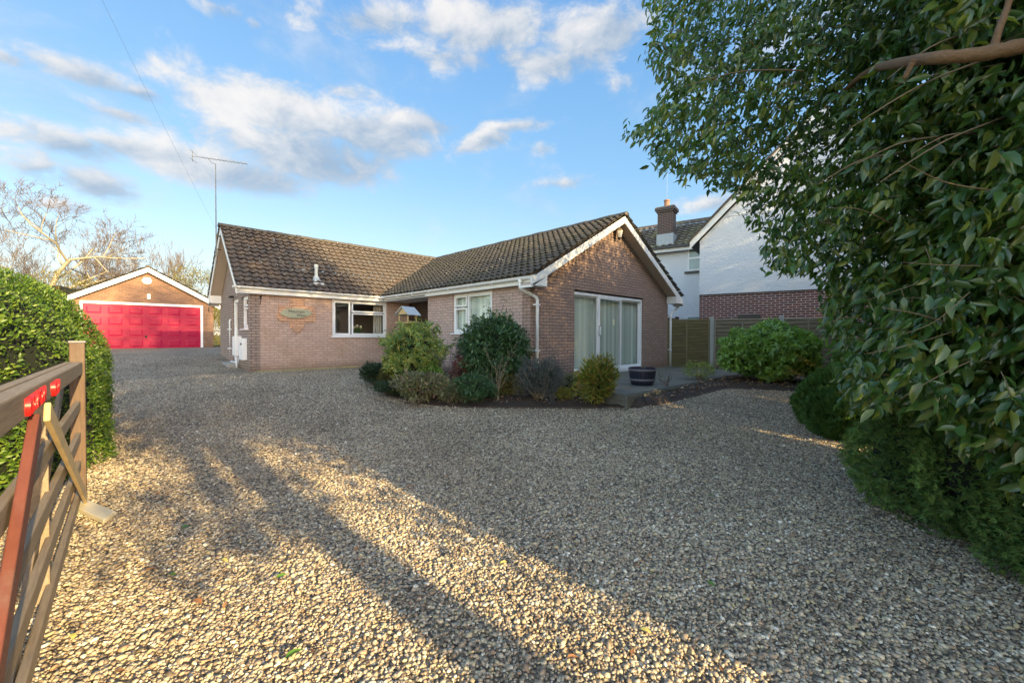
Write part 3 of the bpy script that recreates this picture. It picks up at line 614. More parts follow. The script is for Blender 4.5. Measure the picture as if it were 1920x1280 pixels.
# stepped relief of paler brick behind the name plaque
b=MB(); cx=3.83
for (w_,z0_,z1_) in ((.40,1.871,2.07),(.98,1.645,1.869),(1.06,1.495,1.643),(.98,1.42,1.493),(.40,1.242,1.418),(.26,1.165,1.24),(.12,1.09,1.163)):
    b.box((cx-w_/2,B1-.03,z0_),(cx+w_/2,B1-.001,z1_))
b2=[v_ for v_ in b.v]
b.build('brick_relief',brick('warm relief brick',(.62,.36,.22),(.52,.30,.19),(.25,.16,.11),.006,(.66,.38,.2),.5,bump=.8),H)
pq=bpy.data.objects.new('name_plaque',None); col.objects.link(pq); pq.parent=H; pq.location=Vector((3.8,B1,1.66))-H.location
prof=[(-.44,-.01),(-.36,.07),(-.25,.12),(-.05,.145),(.2,.14),(.34,.10),(.44,.02),(.38,-.04),(.28,-.10),(.08,-.145),(-.12,-.145),(-.28,-.11),(-.38,-.06)]
MB().prism([(3.8+x,B1-.033,1.665+z) for x,z in prof],(0,-.03,0)).build('slate',plain('pale green slate',(.36,.36,.25),.5,.2,6),pq,.004)
def text(name,body,size,loc,rot,m,parent,ext=.002,xs=1.):
    c=bpy.data.curves.new(name,'FONT'); c.body=body; c.size=size; c.extrude=ext; c.align_x='CENTER'; c.align_y='CENTER'
    t=bpy.data.objects.new(name,c); col.objects.link(t); dg=bpy.context.evaluated_depsgraph_get(); me=bpy.data.meshes.new_from_object(t.evaluated_get(dg)); bpy.data.objects.remove(t)
    me.materials.clear(); me.materials.append(m); o=bpy.data.objects.new(name,me); col.objects.link(o); o.parent=parent
    q=parent; off=Vector((0,0,0))
    while q is not None: off+=q.location; q=q.parent
    o.location=Vector(loc)-off; o.rotation_euler=rot; o.scale=(xs,1,1); return o
text('lettering','Mountain',.115,(3.80,B1-.065,1.71),(R(90),0,0),M['black'],pq)
text('lettering','Whin',.115,(3.93,B1-.065,1.60),(R(90),0,0),M['black'],pq)
# roofs
sl=math.hypot(YR-12.87,ZR-ZW); tiles('tiled_roof',M['roof_s'],H,(2.27,12.83,ZW-.03),(1,0,0),(0,YR-12.87,ZR-ZW),11.5,sl+.03,14,period=.2,seed=1)
tiles('tiled_roof',M['roof_s'],H,(2.27,17.33,ZW-.03),(1,0,0),(0,-(17.31-YR),ZR-ZW),11.5,math.hypot(17.31-YR,ZR-ZW)+.03,13,seed=2)
tiles('tiled_roof',M['roof_w'],H,(6.38,5.90,ZW-.03),(0,1,0),(XR-6.42,0,ZR-ZW),9.1,math.hypot(XR-6.42,ZR-ZW)+.03,17,period=.2,seed=3)
tiles('tiled_roof',M['roof_w'],H,(13.66,5.90,ZW-.03),(0,1,0),(-(13.62-XR),0,ZR-ZW),9.1,math.hypot(13.62-XR,ZR-ZW)+.03,13,seed=4)
ridge('ridge_tile',M['roof_w'],H,(2.25,YR,ZR+.02),(13.5,YR,ZR+.02)); ridge('ridge_tile',M['roof_w'],H,(XR,5.88,ZR+.02),(XR,15.0,ZR+.02))
# verge cement and bargeboards, right gable
def slopeboard(name,m,p,q,h_,t,parent,n=(0,-1,0)):
    """board hanging h_ below line p-q, thickness t along n"""
    p=Vector(p);q=Vector(q);n=Vector(n); return MB().prism([p,q,q-Vector((0,0,h_)),p-Vector((0,0,h_))],n*t).build(name,m,parent,.003)
zt=lambda x: ZR-.045-abs(x-XR)*pw
slopeboard('bargeboard',M['white'],(6.30,5.965,zt(6.30)),(XR-.001,5.965,zt(XR)),.185,.025,H)
slopeboard('bargeboard',M['white'],(XR+.001,5.965,zt(XR)),(13.72,5.965,zt(13.72)),.185,.025,H)
for (xa,xb) in ((6.3,XR),(XR,13.72)):
    MB().prism([(xa,5.97,zt(xa)-.15),(xb,5.97,zt(xb)-.15),(xb,5.97,zt(xb)-.135),(xa,5.97,zt(xa)-.135)],(0,.30,0)).build('soffit',M['soffit'],H)
b=MB(); b.prism([(6.29,5.938,2.10),(6.80,5.938,2.10),(6.80,5.938,zt(6.80)-.188),(6.29,5.938,zt(6.29)-.19)],(0,.33,0)); b.build('eaves_box',M['white'],H,.003)
b=MB(); b.prism([(13.20,5.938,2.10),(13.74,5.938,2.10),(13.74,5.938,zt(13.74)-.19),(13.20,5.938,zt(13.20)-.188)],(0,.33,0)); b.build('eaves_box',M['white'],H,.003)
# left gable verge
zl=lambda y: ZR-.045-abs(y-YR)*ps
slopeboard('bargeboard',M['white'],(2.30,12.86,zl(12.86)),(2.30,YR-.001,zl(YR)),.19,.022,H,(1,0,0))
slopeboard('bargeboard',M['white'],(2.30,YR+.001,zl(YR)),(2.30,17.40,zl(17.40)),.19,.022,H,(1,0,0))
for ya,yb in ((12.9,YR),(YR,17.38)):
    MB().prism([(2.325,ya,zl(ya)-.16),(2.325,yb,zl(yb)-.16),(2.325,yb,zl(yb)-.145),(2.325,ya,zl(ya)-.145)],(.30,0,0)).build('soffit',M['soffit'],H)
MB().prism([(2.31,17.05,2.10),(2.31,17.44,2.10),(2.31,17.44,zl(17.44)-.19),(2.31,17.05,zl(17.05)-.19)],(.31,0,0)).build('eaves_box',M['white'],H,.003)
# fascias, soffits, gutters
MB().box((2.29,12.90,E0),(6.45,12.925,2.34)).build('fascia',M['white'],H,.003)
MB().box((6.45,5.97,E0),(6.475,12.92,2.34)).build('fascia',M['white'],H,.003)
MB().box((2.33,12.93,E0+.005),(6.47,13.02,E0+.02)).box((6.48,5.99,E0+.005),(6.61,13.02,E0+.02)).build('soffit',M['white'],H)
gutter('gutter',M['upvc'],H,(2.22,12.845,2.325),(6.38,12.845,2.305)); gutter('gutter',M['upvc'],H,(6.395,12.84,2.305),(6.395,6.12,2.295))
MB().box((6.33,12.78,2.235),(6.46,12.91,2.325)).build('gutter_corner',M['upvc'],H,.01)
MB().box((13.70,5.98,E0),(13.72,17.4,2.33)).build('fascia',M['white'],H)
gutter('gutter',M['upvc'],H,(13.79,17.3,2.30),(13.79,5.98,2.29),brackets=False)
def pipe(name,pts,r,parent,m=None,clips=()):
    b=MB(); b.tube(pts,r,10)
    o=b.build(name,m or M['upvc'],parent,smooth=True)
    if clips:
        for (x,y,z) in clips: MB().box((x-r-.03,y-r-.006,z-.015),(x+r+.03,y+r+.03,z+.015)).build('pipe_clip',m or M['upvc'],o)
    return o
pipe('downpipe',[(6.395,6.37,2.28),(6.395,6.37,2.08),(6.44,6.34,2.04),(6.72,6.20,1.89),(6.76,6.19,1.84),(6.76,6.19,.02)],.036,H,clips=((6.76,6.2,1.72),(6.76,6.2,.7)))
MB().lathe([(.05,0),(.055,.1),(.045,.1)],(6.395,6.37,2.19),12).build('gutter_outlet',M['upvc'],H)
pipe('downpipe',[(13.79,6.1,2.28),(13.79,6.1,2.06),(13.74,6.13,2.01),(13.40,6.19,1.80),(13.36,6.2,1.74),(13.36,6.2,-.02)],.036,H,clips=((13.36,6.2,1.66),(13.36,6.2,.58)))
pipe('waste_pipe',[(A0+.02,15.45,1.5),(A0-.04,15.45,1.5),(A0-.045,15.45,1.46),(A0-.045,15.45,.30)],.022,H,clips=((A0-.045,15.45,1.2),(A0-.045,15.45,.6)))
# meter boxes
for i,(ya,yb,za,zb) in enumerate(((14.0,14.36,.42,.99),(13.32,13.74,.33,.93))):
    mb_=bpy.data.objects.new('meter_box',None); col.objects.link(mb_); mb_.parent=H; mb_.location=Vector((A0,ya,za))-H.location
    MB().box((A0-.16+.05*i,ya,za),(A0-.001,yb,zb)).build('box_body',M['upvc'],mb_,.008); MB().box((A0-.172+.05*i,ya+.02,za+.02),(A0-.162+.05*i,yb-.02,zb-.02)).build('box_door',M['white'],mb_,.004)
    if i: MB().box((A0-.15,ya+.04,za+.42),(A0-.123,ya+.09,za+.47)).build('latch',M['black'],mb_)
pipe('meter_pipe',[(A0-.09,14.2,.42),(A0-.09,14.2,.0)],.024,H)
MB().box((A0-.14,15.0,2.16),(A0-.001,15.12,2.22)).build('floodlight',M['black'],H,.01)
MB().bar((2.88,B1-.01,2.06),(2.88,B1-.2,2.12),.02,.02).bar((2.88,B1-.01,1.86),(2.88,B1-.18,2.1),.015,.02).build('basket_bracket',M['black'],H)
# soil vent pipe through the roof
vz=ZW+(13.3-12.87)*ps
MB().lathe([(.05,-.1),(.05,.32),(.062,.33),(.062,.45),(.03,.46),(.0,.46)],(4.46,13.3,vz)).build('vent_pipe',M['lead'],H,smooth=False)
MB().lathe([(.14,-.08),(.09,.04),(.055,.10)],(4.46,13.29,vz)).box((4.30,13.08,vz-.2),(4.62,13.12,vz-.12)).build('pipe_flashing',M['lead'],H)
# lantern under the apex
lt=bpy.data.objects.new('wall_lantern',None); col.objects.link(lt); lt.parent=H; lt.location=Vector((10.04,B3-.14,3.82))-H.location
MB().lathe([(.0,-.19),(.02,-.17),(.035,-.13),(.05,-.11)],(10.04,B3-.14,3.85),6).build('finial',M['black'],lt); MB().box((10.02,B3-.16,4.02),(10.06,B3-.021,4.05)).box((9.98,B3-.02,3.88),(10.10,B3-.001,4.08)).lathe([(.0,.19),(.03,.17),(.095,.10),(.10,.085)],(10.04,B3-.14,3.85),6).build('lantern_body',plain('bronze lantern',(.22,.18,.14),.5),lt)
MB().lathe([(.055,-.10),(.09,.085)],(10.04,B3-.14,3.85),6).build('lantern_glass',plain('white lantern glass',(.75,.72,.66),.2),lt)
# aerial on the left gable
ae=thing('tv_aerial','tall thin grey mast with a long horizontal aerial fixed to the left gable','aerial',(2.2,15.1,3.5))
M['alu']=plain('dull grey aluminium',(.16,.17,.18),.5,.15,8)
MB().tube([(2.20,15.1,3.2),(2.20,15.1,6.15)],[.020,.010],8).build('mast',M['alu'],ae)
MB().bar((2.20,15.1,3.6),(2.32,15.1,3.6),.04,.03).build('bracket',M['black'],ae); MB().bar((2.20,15.1,4.0),(2.32,15.1,4.0),.04,.03).build('bracket',M['black'],ae)
bd=np.array([.86,-.5,-.06]); bd=bd/np.linalg.norm(bd); c0=np.array([2.2,15.1,6.28]); b=MB(); b.tube([c0-bd*.62,c0+bd*.85],.009,6); b.tube([c0-bd*.18+[0,0,-.02],c0-bd*.1+[0,0,-.12],c0+[0,0,-.14]],.008,5)
sdv=np.cross(bd,[0,0,1])
b.build('boom',M['alu'],ae); b=MB()
for i in range(12): c=c0+bd*(-.3+i*.1); b.tube([c-sdv*.11,c+sdv*.11],.004,4)
b.tube([c0-bd*.58-sdv*.2+[0,0,.12],c0-bd*.58+sdv*.2+[0,0,.12]],.006,4); b.tube([c0-bd*.6+[0,0,-.16],c0-bd*.6+[0,0,.16]],.008,4); b.tube([c0-bd*.58-sdv*.2-[0,0,.12],c0-bd*.58+sdv*.2-[0,0,.12]],.006,4)
b.build('element',M['alu'],ae)
# overhead wire from a street pole to the gable
pl_=thing('utility_pole','brown timber utility pole on the street behind the hedge','utility pole',(-3.6,-3.2,-.5))
MB().tube([(-3.6,-3.2,-.5),(-3.6,-3.2,8.6)],[.13,.09],12).build('pole_shaft',M['bark'],pl_); MB().bar((-4.1,-3.2,8.2),(-3.1,-3.2,8.2),.08,.1).build('cross_arm',M['bark'],pl_)
pA=at(405,427,12.4); pB=at(209.6,0,6.2); dv=pB-pA; b=MB(); pts=[]
tE=((-3.2)-pA[1])/dv[1]; pE=pA+dv*tE; 
for i in range(25):
    t=i/24; q=pA+(pE-pA)*t; q[2]-=.5*4*t*(1-t)*.55; pts.append(q)
b.tube(pts,.0017,5); tag(b.build('overhead_wire',M['alu']),'thin dark wire running down from the top of the photo to the left gable','cable')
# things at the window
vs=thing('flower_vase','clear green vase of cream roses on the front window board','vase',(5.80,13.42,.985))
MB().lathe([(.0,.0),(.035,.0),(.03,.06),(.045,.2),(.047,.2)],(5.80,13.42,.985),14).build('vase_body',plain('green vase glass',(.20,.32,.24),.1),vs,smooth=True)
n=150; P=np.array([5.8,13.42,1.18])[None]+rng.normal(0,1,(n,3))*[.05,.04,.05]; leaves('foliage',P,rng.normal(0,1,(n,3))+[0,0,.8],norm(rng.normal(0,1,(n,3))),.07,.4,leafmat('rose leaves',[(.05,.16,.03),(.08,.22,.05)],.5,.2),vs)
for i in range(11):
    c=np.array([5.8+random.uniform(-.17,.17),13.42+random.uniform(-.07,.07),1.32+random.uniform(-.05,.06)]); dd_=norm(rng.normal(0,1,(16,3)))
    leaves('rose_bloom',c[None]+dd_*.004,dd_+np.array([0,0,.4]),norm(rng.normal(0,1,(16,3))),.045,1.1,M['petal'],vs)
# ------------------------------------------------------------ garage
G=thing('brick_garage','orange brown brick double garage with a crimson panelled door at the end of the drive','garage',(1.13,26.2,.37))
gx0,gx1,gy=-1.42,3.68,26.2; gb=.34; gE=2.62; gR=4.10
pg=(gR-gE)/(1.13-gx0)
wall('brick_wall',M['brick_o'],G,'x',gy,gx0,gx1,gb-.3,gE,[(-1.05,3.22,gb-.31,2.50)],.25,1,gable=(gx0,gx1,1.13,gR))
wall('brick_wall',M['brick_o'],G,'y',gx0,gy+.25,gy+6,gb-.3,gE,[],.25,1); wall('brick_wall',M['brick_o'],G,'y',gx1,gy+.25,gy+6,gb-.3,gE,[],.25,-1)
wall('brick_wall',M['brick_o'],G,'x',gy+6.25,gx0,gx1,gb-.3,gE,[],.25,-1,gable=(gx0,gx1,1.13,gR))
gd=bpy.data.objects.new('garage_door',None); col.objects.link(gd); gd.parent=G; gd.location=Vector((1.08,gy,gb))-G.location
MB().box((-1.12,gy-.02,gb-.1),(-1.04,gy+.1,2.52)).box((3.14,gy-.02,gb-.1),(3.24,gy+.1,2.52)).box((-1.04,gy-.02,2.41),(3.14,gy+.1,2.52)).build('frame',M['white'],gd,.005)
b=MB(); dx0,dx1,dz0,dz1=-1.04,3.14,gb+.01,2.41; ncol,nrow=6,4; b.box((dx0,gy+.04,dz0),(dx1,gy+.08,dz1)); cw=(dx1-dx0)/ncol; ch=(dz1-dz0)/nrow
b.build('door_leaf',M['red'],gd)
b=MB()
for i in range(ncol):
    for j in range(nrow):
        x0=dx0+cw*i+.11; x1=dx0+cw*(i+1)-.11; z0=dz0+ch*j+.10; z1=dz0+ch*(j+1)-.10; y=gy+.039
        o4=[(x0,y,z0),(x1,y,z0),(x1,y,z1),(x0,y,z1)]; i4=[(x0+.05,y-.013,z0+.05),(x1-.05,y-.013,z0+.05),(x1-.05,y-.013,z1-.05),(x0+.05,y-.013,z1-.05)]
        b.add(o4+i4,[(4,5,6,7),(0,1,5,4),(1,2,6,5),(2,3,7,6),(3,0,4,7)])
b.build('door_panel',M['red'],gd)
b=MB()
for j in range(1,nrow): b.box((dx0,gy+.034,dz0+ch*j-.008),(dx1,gy+.039,dz0+ch*j+.008))
b.build('door_seam',plain('dark crimson seam',(.2,.005,.02),.5),gd)
MB().lathe([(0,.0),(.05,.0),(.05,.02),(.02,.05),(0,.05)],(0,0,0),12).build('tmp',M['black']); tmp=bpy.data.objects['tmp']; tmp.name='handle'; tmp.parent=gd; tmp.location=Vector((1.05,gy+.035,.93))-Vector((1.08,gy,gb)); tmp.rotation_euler=(R(90),0,0)
zg=lambda x: gR+.13-abs(x-1.13)*pg
tiles('tiled_roof',M['roof_w'],G,(gx0-.26,gy-.25,zg(gx0-.26)-.02),(0,1,0),(1.13-gx0+.26,0,pg*(1.13-gx0+.26)),6.7,math.hypot(1.13-gx0+.26,pg*(1.13-gx0+.26)),10,seed=11)
tiles('tiled_roof',M['roof_w'],G,(gx1+.26,gy-.25,zg(gx1+.26)-.02),(0,1,0),(-(gx1+.26-1.13),0,pg*(gx1+.26-1.13)),6.7,math.hypot(1.13-gx0+.26,pg*(1.13-gx0+.26)),10,seed=12)
ridge('ridge_tile',M['roof_w'],G,(1.13,gy-.27,zg(1.13)+.02),(1.13,gy+6.4,zg(1.13)+.02))
slopeboard('bargeboard',M['white'],(gx0-.28,gy-.2,zg(gx0-.28)-.03),(1.129,gy-.2,zg(1.13)-.03),.22,.025,G); slopeboard('bargeboard',M['white'],(1.131,gy-.2,zg(1.13)-.03),(gx1+.28,gy-.2,zg(gx1+.28)-.03),.22,.025,G)
for xa,xb in ((gx0-.26,1.13),(1.13,gx1+.26)): MB().prism([(xa,gy-.195,zg(xa)-.2),(xb,gy-.195,zg(xb)-.2),(xb,gy-.195,zg(xb)-.19),(xa,gy-.195,zg(xa)-.19)],(0,.19,0)).build('soffit',M['soffit'],G)
ab=bpy.data.objects.new('alarm_box',None); col.objects.link(ab); ab.parent=G; ab.location=Vector((1.1,gy,3.6))-G.location
hx=[(-.19,0),(-.11,.15),(.11,.15),(.19,0),(.11,-.14),(-.11,-.14)]
MB().prism([(1.1+x,gy-.001,3.58+z) for x,z in hx],(0,-.07,0)).build('box_body',M['upvc'],ab,.01); MB().box((.95,gy-.078,3.585),(1.25,gy-.072,3.62)).build('stripe',plain('blue stripe',(.08,.10,.25),.4),ab)
MB().box((1.10,gy-.06,2.72),(1.22,gy-.001,2.96)).build('wall_light',M['upvc'],G,.01)
MB().tube([(gx1-.2,gy-.03,2.45),(gx1-.2,gy-.03,2.2)],.02,6).build('hanging_hook',M['black'],G)
# ------------------------------------------------------------ neighbour's house
Nb=thing('white_house','two storey white roughcast house with dark red brick lower wall, beyond the fence','house',(15.94,6.29,0))
W0=np.array([15.94,6.29]); WD=np.array([.2018,-.9794]); WN=np.array([.9794,.2018])   # along the gable wall, and inward
def wp(s,t,z): return (W0[0]+WD[0]*s+WN[0]*t,W0[1]+WD[1]*s+WN[1]*t,z)
gw=7.2; ez=4.62; az_=ez+gw/2*1.0
def wprism(b,poly,t0,t1): b.prism([wp(s,t0,z) for s,z in poly],tuple(np.array(wp(0,t1,0))-np.array(wp(0,t0,0))))
b=MB(); wprism(b,[(0,2.6),(gw,2.6),(gw,ez),(gw/2,az_),(0,ez)],0,.3)
b.prism([wp(0,.3,2.6),wp(0,7,2.6),wp(0,7,ez),wp(0,.3,ez)],tuple(np.array(wp(.3,0,0))-np.array(wp(0,0,0)))); b.build('rendered_wall',M['render'],Nb)
b=MB(); wprism(b,[(0,-.6),(gw,-.6),(gw,2.575),(0,2.575)],.035,.3); b.prism([wp(0,.3,-.6),wp(0,7,-.6),wp(0,7,2.575),wp(0,.3,2.575)],tuple(np.array(wp(.3,0,0))-np.array(wp(0,0,0)))); b.build('brick_wall',M['brick_r'],Nb)
b=MB(); wprism(b,[(0,2.578),(gw,2.578),(gw,2.597),(0,2.597)],-.012,.3); b.build('damp_course',M['gutterblack'],Nb)
b=MB(); wprism(b,[(.95,5.40),(gw-.95,5.40),(gw-.95,5.42),(.95,5.42)],-.015,-.001); b.build('render_bead',M['white'],Nb)
# verge boards of the near gable and its roof
def vb(s0,z0,s1,z1,h_,t0,t1,m,name): b=MB(); wprism(b,[(s0,z0),(s1,z1),(s1,z1-h_),(s0,z0-h_)],t0,t1); b.build(name,m,Nb)
vb(-.32,ez-.02,gw/2-.001,ez+gw/2+.30,.26,-.18,-.15,M['white'],'bargeboard'); vb(gw/2+.001,ez+gw/2+.30,gw+.32,ez-.02,.26,-.18,-.15,M['white'],'bargeboard')
vb(-.40,ez-.0,gw/2,ez+gw/2+.40,.10,-.24,7,M['roof_w'],'tiled_roof'); vb(gw/2+.001,ez+gw/2+.40,gw+.4,ez,.10,-.24,7,M['roof_w'],'tiled_roof')
b=MB(); b.bar(wp(.3,-.03,3.0),wp(.3,-.03,3.05),.3,.02)
# set back wing, to the left: wall, window, roof, gutter, chimney
sb=2.9
b=MB(); b.prism([wp(1.,sb,-.6),wp(-7,sb,-.6),wp(-7,sb,5.05),wp(1.,sb,5.05)],tuple(np.array(wp(0,.3,0))-np.array(wp(0,0,0)))); b.build('rendered_wall',M['render'],Nb)
so=np.array(wp(1.6,sb-.35,5.12)); su=-np.array([WD[0],WD[1],0]); tiles('tiled_roof',M['roof_n'],Nb,so,su,(WN[0],WN[1],.62),9.,3.1,10,period=.3,seed=21)
b=MB(); b.bar(wp(1.6,sb-.40,5.06),wp(-7.4,sb-.40,5.06),.12,.12); b.build('gutter',M['gutterblack'],Nb,.01); b=MB(); b.bar(wp(1.6,sb-.33,4.93),wp(-7.4,sb-.33,4.93),.03,.14); b.build('fascia',M['white'],Nb)
b=MB(); b.bar(wp(1.6,sb-.35+2.65,5.12+1.66),wp(-7.4,sb-.35+2.65,5.12+1.66),.2,.12); b.build('ridge_tile',M['golden'] if False else M['roof_n'],Nb)
b=MB(); b.prism([wp(1.6,sb+2.3,-.6),wp(-7,sb+2.3,-.6),wp(-7,sb+2.3,6.6),wp(1.6,sb+2.3,6.6)],tuple(np.array(wp(0,.3,0))-np.array(wp(0,0,0)))); b.build('rear_wall',M['render'],Nb)
def nwin(s0,s1,z0,z1,t,split,name='window'):
    e=bpy.data.objects.new(name,None); col.objects.link(e); e.parent=Nb; e.location=Vector(wp(s0,t,z0))-Nb.location
    b=MB()
    def q(a,b_,c,d,t0=-.03,t1=.04): b.prism([wp(a,t+t0,c),wp(b_,t+t0,c),wp(b_,t+t0,d),wp(a,t+t0,d)],tuple((np.array(wp(0,t1-t0,0))-np.array(wp(0,0,0)))))
    f=.07; q(s0,s0+f,z0,z1);q(s1-f,s1,z0,z1);q(s0+f,s1-f,z0,z0+f);q(s0+f,s1-f,z1-f,z1)
    for s in split: q(s-.05,s+.05,z0+f,z1-f)
    q(s0+f,s1-f,z1-.52,z1-.44); b.build('frame',M['upvc'],e,.004)
    c=MB(); c.prism([wp(s0,t-.012,z0),wp(s1,t-.012,z0),wp(s1,t-.012,z1),wp(s0,t-.012,z1)],tuple(np.array(wp(0,.008,0))-np.array(wp(0,0,0)))); c.build('pane',plain('pale reflecting pane',(.30,.40,.40),.05,.25,3),e)
    c=MB(); c.bar(wp(s0-.12,t-.04,z0-.06),wp(s1+.12,t-.04,z0-.06),.12,.09); c.build('sill',M['gutterblack'],e,.004)
nwin(-1.0,.9,3.95,5.0,sb,(-.05,))
nwin(-1.05,.5,1.0,1.95,sb,())
# chimney
b=MB(); cs0,ct=-1.95,sb-.20
def cb(ext,z0,z1,m,name): b=MB(); b.prism([wp(cs0-.34-ext,ct-ext,z0),wp(cs0+.34+ext,ct-ext,z0),wp(cs0+.34+ext,ct-ext,z1),wp(cs0-.34-ext,ct-ext,z1)],tuple(np.array(wp(0,.62+2*ext,0))-np.array(wp(0,0,0)))); return b.build(name,m,ch,.006)
ch=bpy.data.objects.new('chimney',None); col.objects.link(ch); ch.parent=Nb; ch.location=Vector(wp(cs0,ct,5))-Nb.location
cb(0,5.0,6.72,M['brick_c'],'stack'); cb(.05,6.72,6.80,M['brick_c'],'corbel'); cb(.10,6.80,6.94,M['brick_c'],'corbel'); cb(.07,6.94,6.98,M['concrete'],'capping')
cb(.035,5.2,5.72,M['lead'],'flashing')
c0=wp(cs0,ct+.3,6.98); MB().lathe([(.15,0),(.13,.05),(.12,.28),(.14,.30),(.14,.36),(.1,.36)],c0,14).build('chimney_pot',M['terracotta'],ch)
b=MB(); b.tube([wp(cs0,ct+.3,7.0),wp(cs0,ct+.3,8.6)],.005,5); b.build('rod',M['lead'],ch)
b=MB(); b.prism([wp(1.3,-.05,1.62),wp(2.0,-.05,1.62),wp(2.0,-.05,1.82),wp(1.3,-.05,1.82)],tuple(np.array(wp(0,.07,0))-np.array(wp(0,0,0)))); o=b.build('flue_vent',M['black'],Nb,.01)
# ------------------------------------------------------------ fence
F0=np.array([13.49,6.02]); F1=np.array([15.50,1.95]); fd=norm(F1-F0); fn=np.array([-fd[1],fd[0]]); fn=-fn if fn@np.array([-1,-1])<0 else fn
FE=thing('garden_fence','weathered overlapping board fence between tall grey posts behind the green shrub','fence',(F0[0],F0[1],-.1))
def fp(s,t,z): q=F0+fd*s+fn*t; return (q[0],q[1],z)
ztop=1.60
for k,(s0,s1) in enumerate(((-.35,.97),(1.09,2.92),(3.04,4.5))):
    m_=M['fence'] if k==0 else M['fencegrey']
    pn=bpy.data.objects.new('fence_panel',None); col.objects.link(pn); pn.parent=FE; pn.location=Vector(fp(s0,0,.1))-FE.location
    n=16 if k==0 else 13; hh=(ztop-.06-.02)/n; V=[];F=[]
    for i in range(n):
        z0=.02+i*hh; N=22
        s=np.linspace(s0,s1,N); wob=.012*np.sin(s*5+i*1.7)+.006*np.sin(s*17+i)+rng.normal(0,.002,N)
        for a,(sv,zz,tt) in enumerate(zip(s,wob,[0]*N)):
            V+= [fp(sv,.012,z0-.03+zz*1.3),fp(sv,.045,z0-.03+zz*1.3),fp(sv,.004,z0+hh+.005)]
        b0=i*N*3
        for a in range(N-1):
            for c in (0,1): F.append((b0+a*3+c,b0+(a+1)*3+c,b0+(a+1)*3+c+1,b0+a*3+c+1))
    fast('board',np.array(V),np.array(F),m_,pn)
    b=MB(); b.bar(fp(s0,.02,ztop-.03),fp(s1,.02,ztop-.03),.08,.045); 
    for sv in ([s0+.03,(s0+s1)/2-.1,s1-.03] if k else [s0+.03,.28,s1-.03]): b.bar(fp(sv,.055,.0),fp(sv,.055,ztop-.055),.04,.018,up=(fn[0],fn[1],0))
    b.build('batten',m_,pn,.002)
    b=MB(); b.bar(fp(s0,0,-.12),fp(s1,0,-.12),.04,.27); b.build('gravel_board',M['concrete'],pn)
for s in (1.03,2.98,4.55): 
    b=MB(); b.bar(fp(s,0,-.3),fp(s,0,ztop+.07),.11,.11,up=(fn[0],fn[1],0)); b.build('fence_post',M['post'],FE,.008)
ks=MB()
for i,(xa,xb) in enumerate(((2.75,3.4),(3.43,4.0),(4.05,4.9),(4.95,5.6))): ks.box((xa,12.86,-.06),(xb,12.98,.035+.01*(i%2)))
ks.build('foot_stone',plain('mossy foot stone',(.30,.26,.12),.9,.3,9,.4,60),H,.02)
GT=thing('side_gate','tall black timber gate between the bungalow corner and the fence','gate',(13.5,6.35,0))
MB().box((13.44,6.42,-.1),(13.60,6.52,1.72)).box((14.4,6.42,-.1),(14.5,6.52,1.72)).build('gate_post',M['darkwood'],GT)
b=MB()
for i in range(8): b.box((13.605+i*.098,6.45,-.02),(13.70+i*.098,6.48,1.66))
b.build('gate_board',M['darkwood'],GT,.003); MB().box((13.40,6.40,1.72),(13.62,6.54,1.76)).build('post_cap',M['darkwood'],GT)
# ------------------------------------------------------------ entrance gate
EG=thing('five_bar_gate','open brown timber five bar gate with red raised lettering on its top rail','gate',(-.22,5.1,-.45))
gx=-.235
def gp(y,z,dx=0): return (gx+dx+ (5.16-y)*-.012,y,z)
b=MB(); b.bar(gp(5.09,.742),gp(1.0,.785),.062,.105); b.build('top_rail',M['cladgate'],EG,.008)
b=MB(); b.bar(gp(5.09,.775,-.052),gp(1.0,.82,-.052),.04,.045); b.build('top_strip',M['cladgate'],EG,.006)
for z in (.42,.15,-.09,-.34):
    b=MB(); b.bar(gp(5.09,z),gp(1.0,z+.03),.032,.085); b.build('rail',M['cladgate'],EG,.006)
b=MB(); b.box((gx-.05,5.10,-.42),(gx+.045,5.19,.955)); b.build('stile',M['postwood'],EG,.008); MB().box((gx-.055,5.095,.956),(gx+.05,5.20,.975)).build('stile_cap',M['hoop'],EG,.003)
b=MB(); b.bar(gp(1.02,-.42),gp(1.02,.95),.09,.09,up=(1,0,0)); b.build('stile',M['cladgate'],EG,.008)
b=MB(); b.bar(gp(2.72,.69,.045),gp(5.0,-.36,.045),.022,.085,up=(0,0,1)); b.build('brace',M['palewood'],EG,.005)
b=MB(); b.bar(gp(2.45,.69,.04),gp(1.0,-.38,.04),.03,.085); b.build('brace',M['redwood'],EG,.005)
b=MB(); b.bar(gp(4.4,.70,-.035),gp(2.4,-.36,-.035),.025,.08); b.build('brace',M['cladgate'],EG,.005)
b=MB(); b.bar(gp(3.25,.69,-.035),gp(3.25,-.38,-.035),.025,.07,up=(1,0,0)); b.build('upright',M['cladgate'],EG,.005)
tz=.765
text('lettering','MOUNTAIN',.094,(gx+.034-.032,2.53,tz-.002),(R(90),R(-.6),R(90)),M['redpaint'],EG,.009,.95)
text('lettering','WHIN',.094,(gx+.034-.022,3.13,tz-.010),(R(90),R(-.6),R(90)),M['redpaint'],EG,.009,.95)
pk=thing('support_board','pale timber board lying flat on the gravel at the foot of the gate','board',(.0,4.65,-.43))
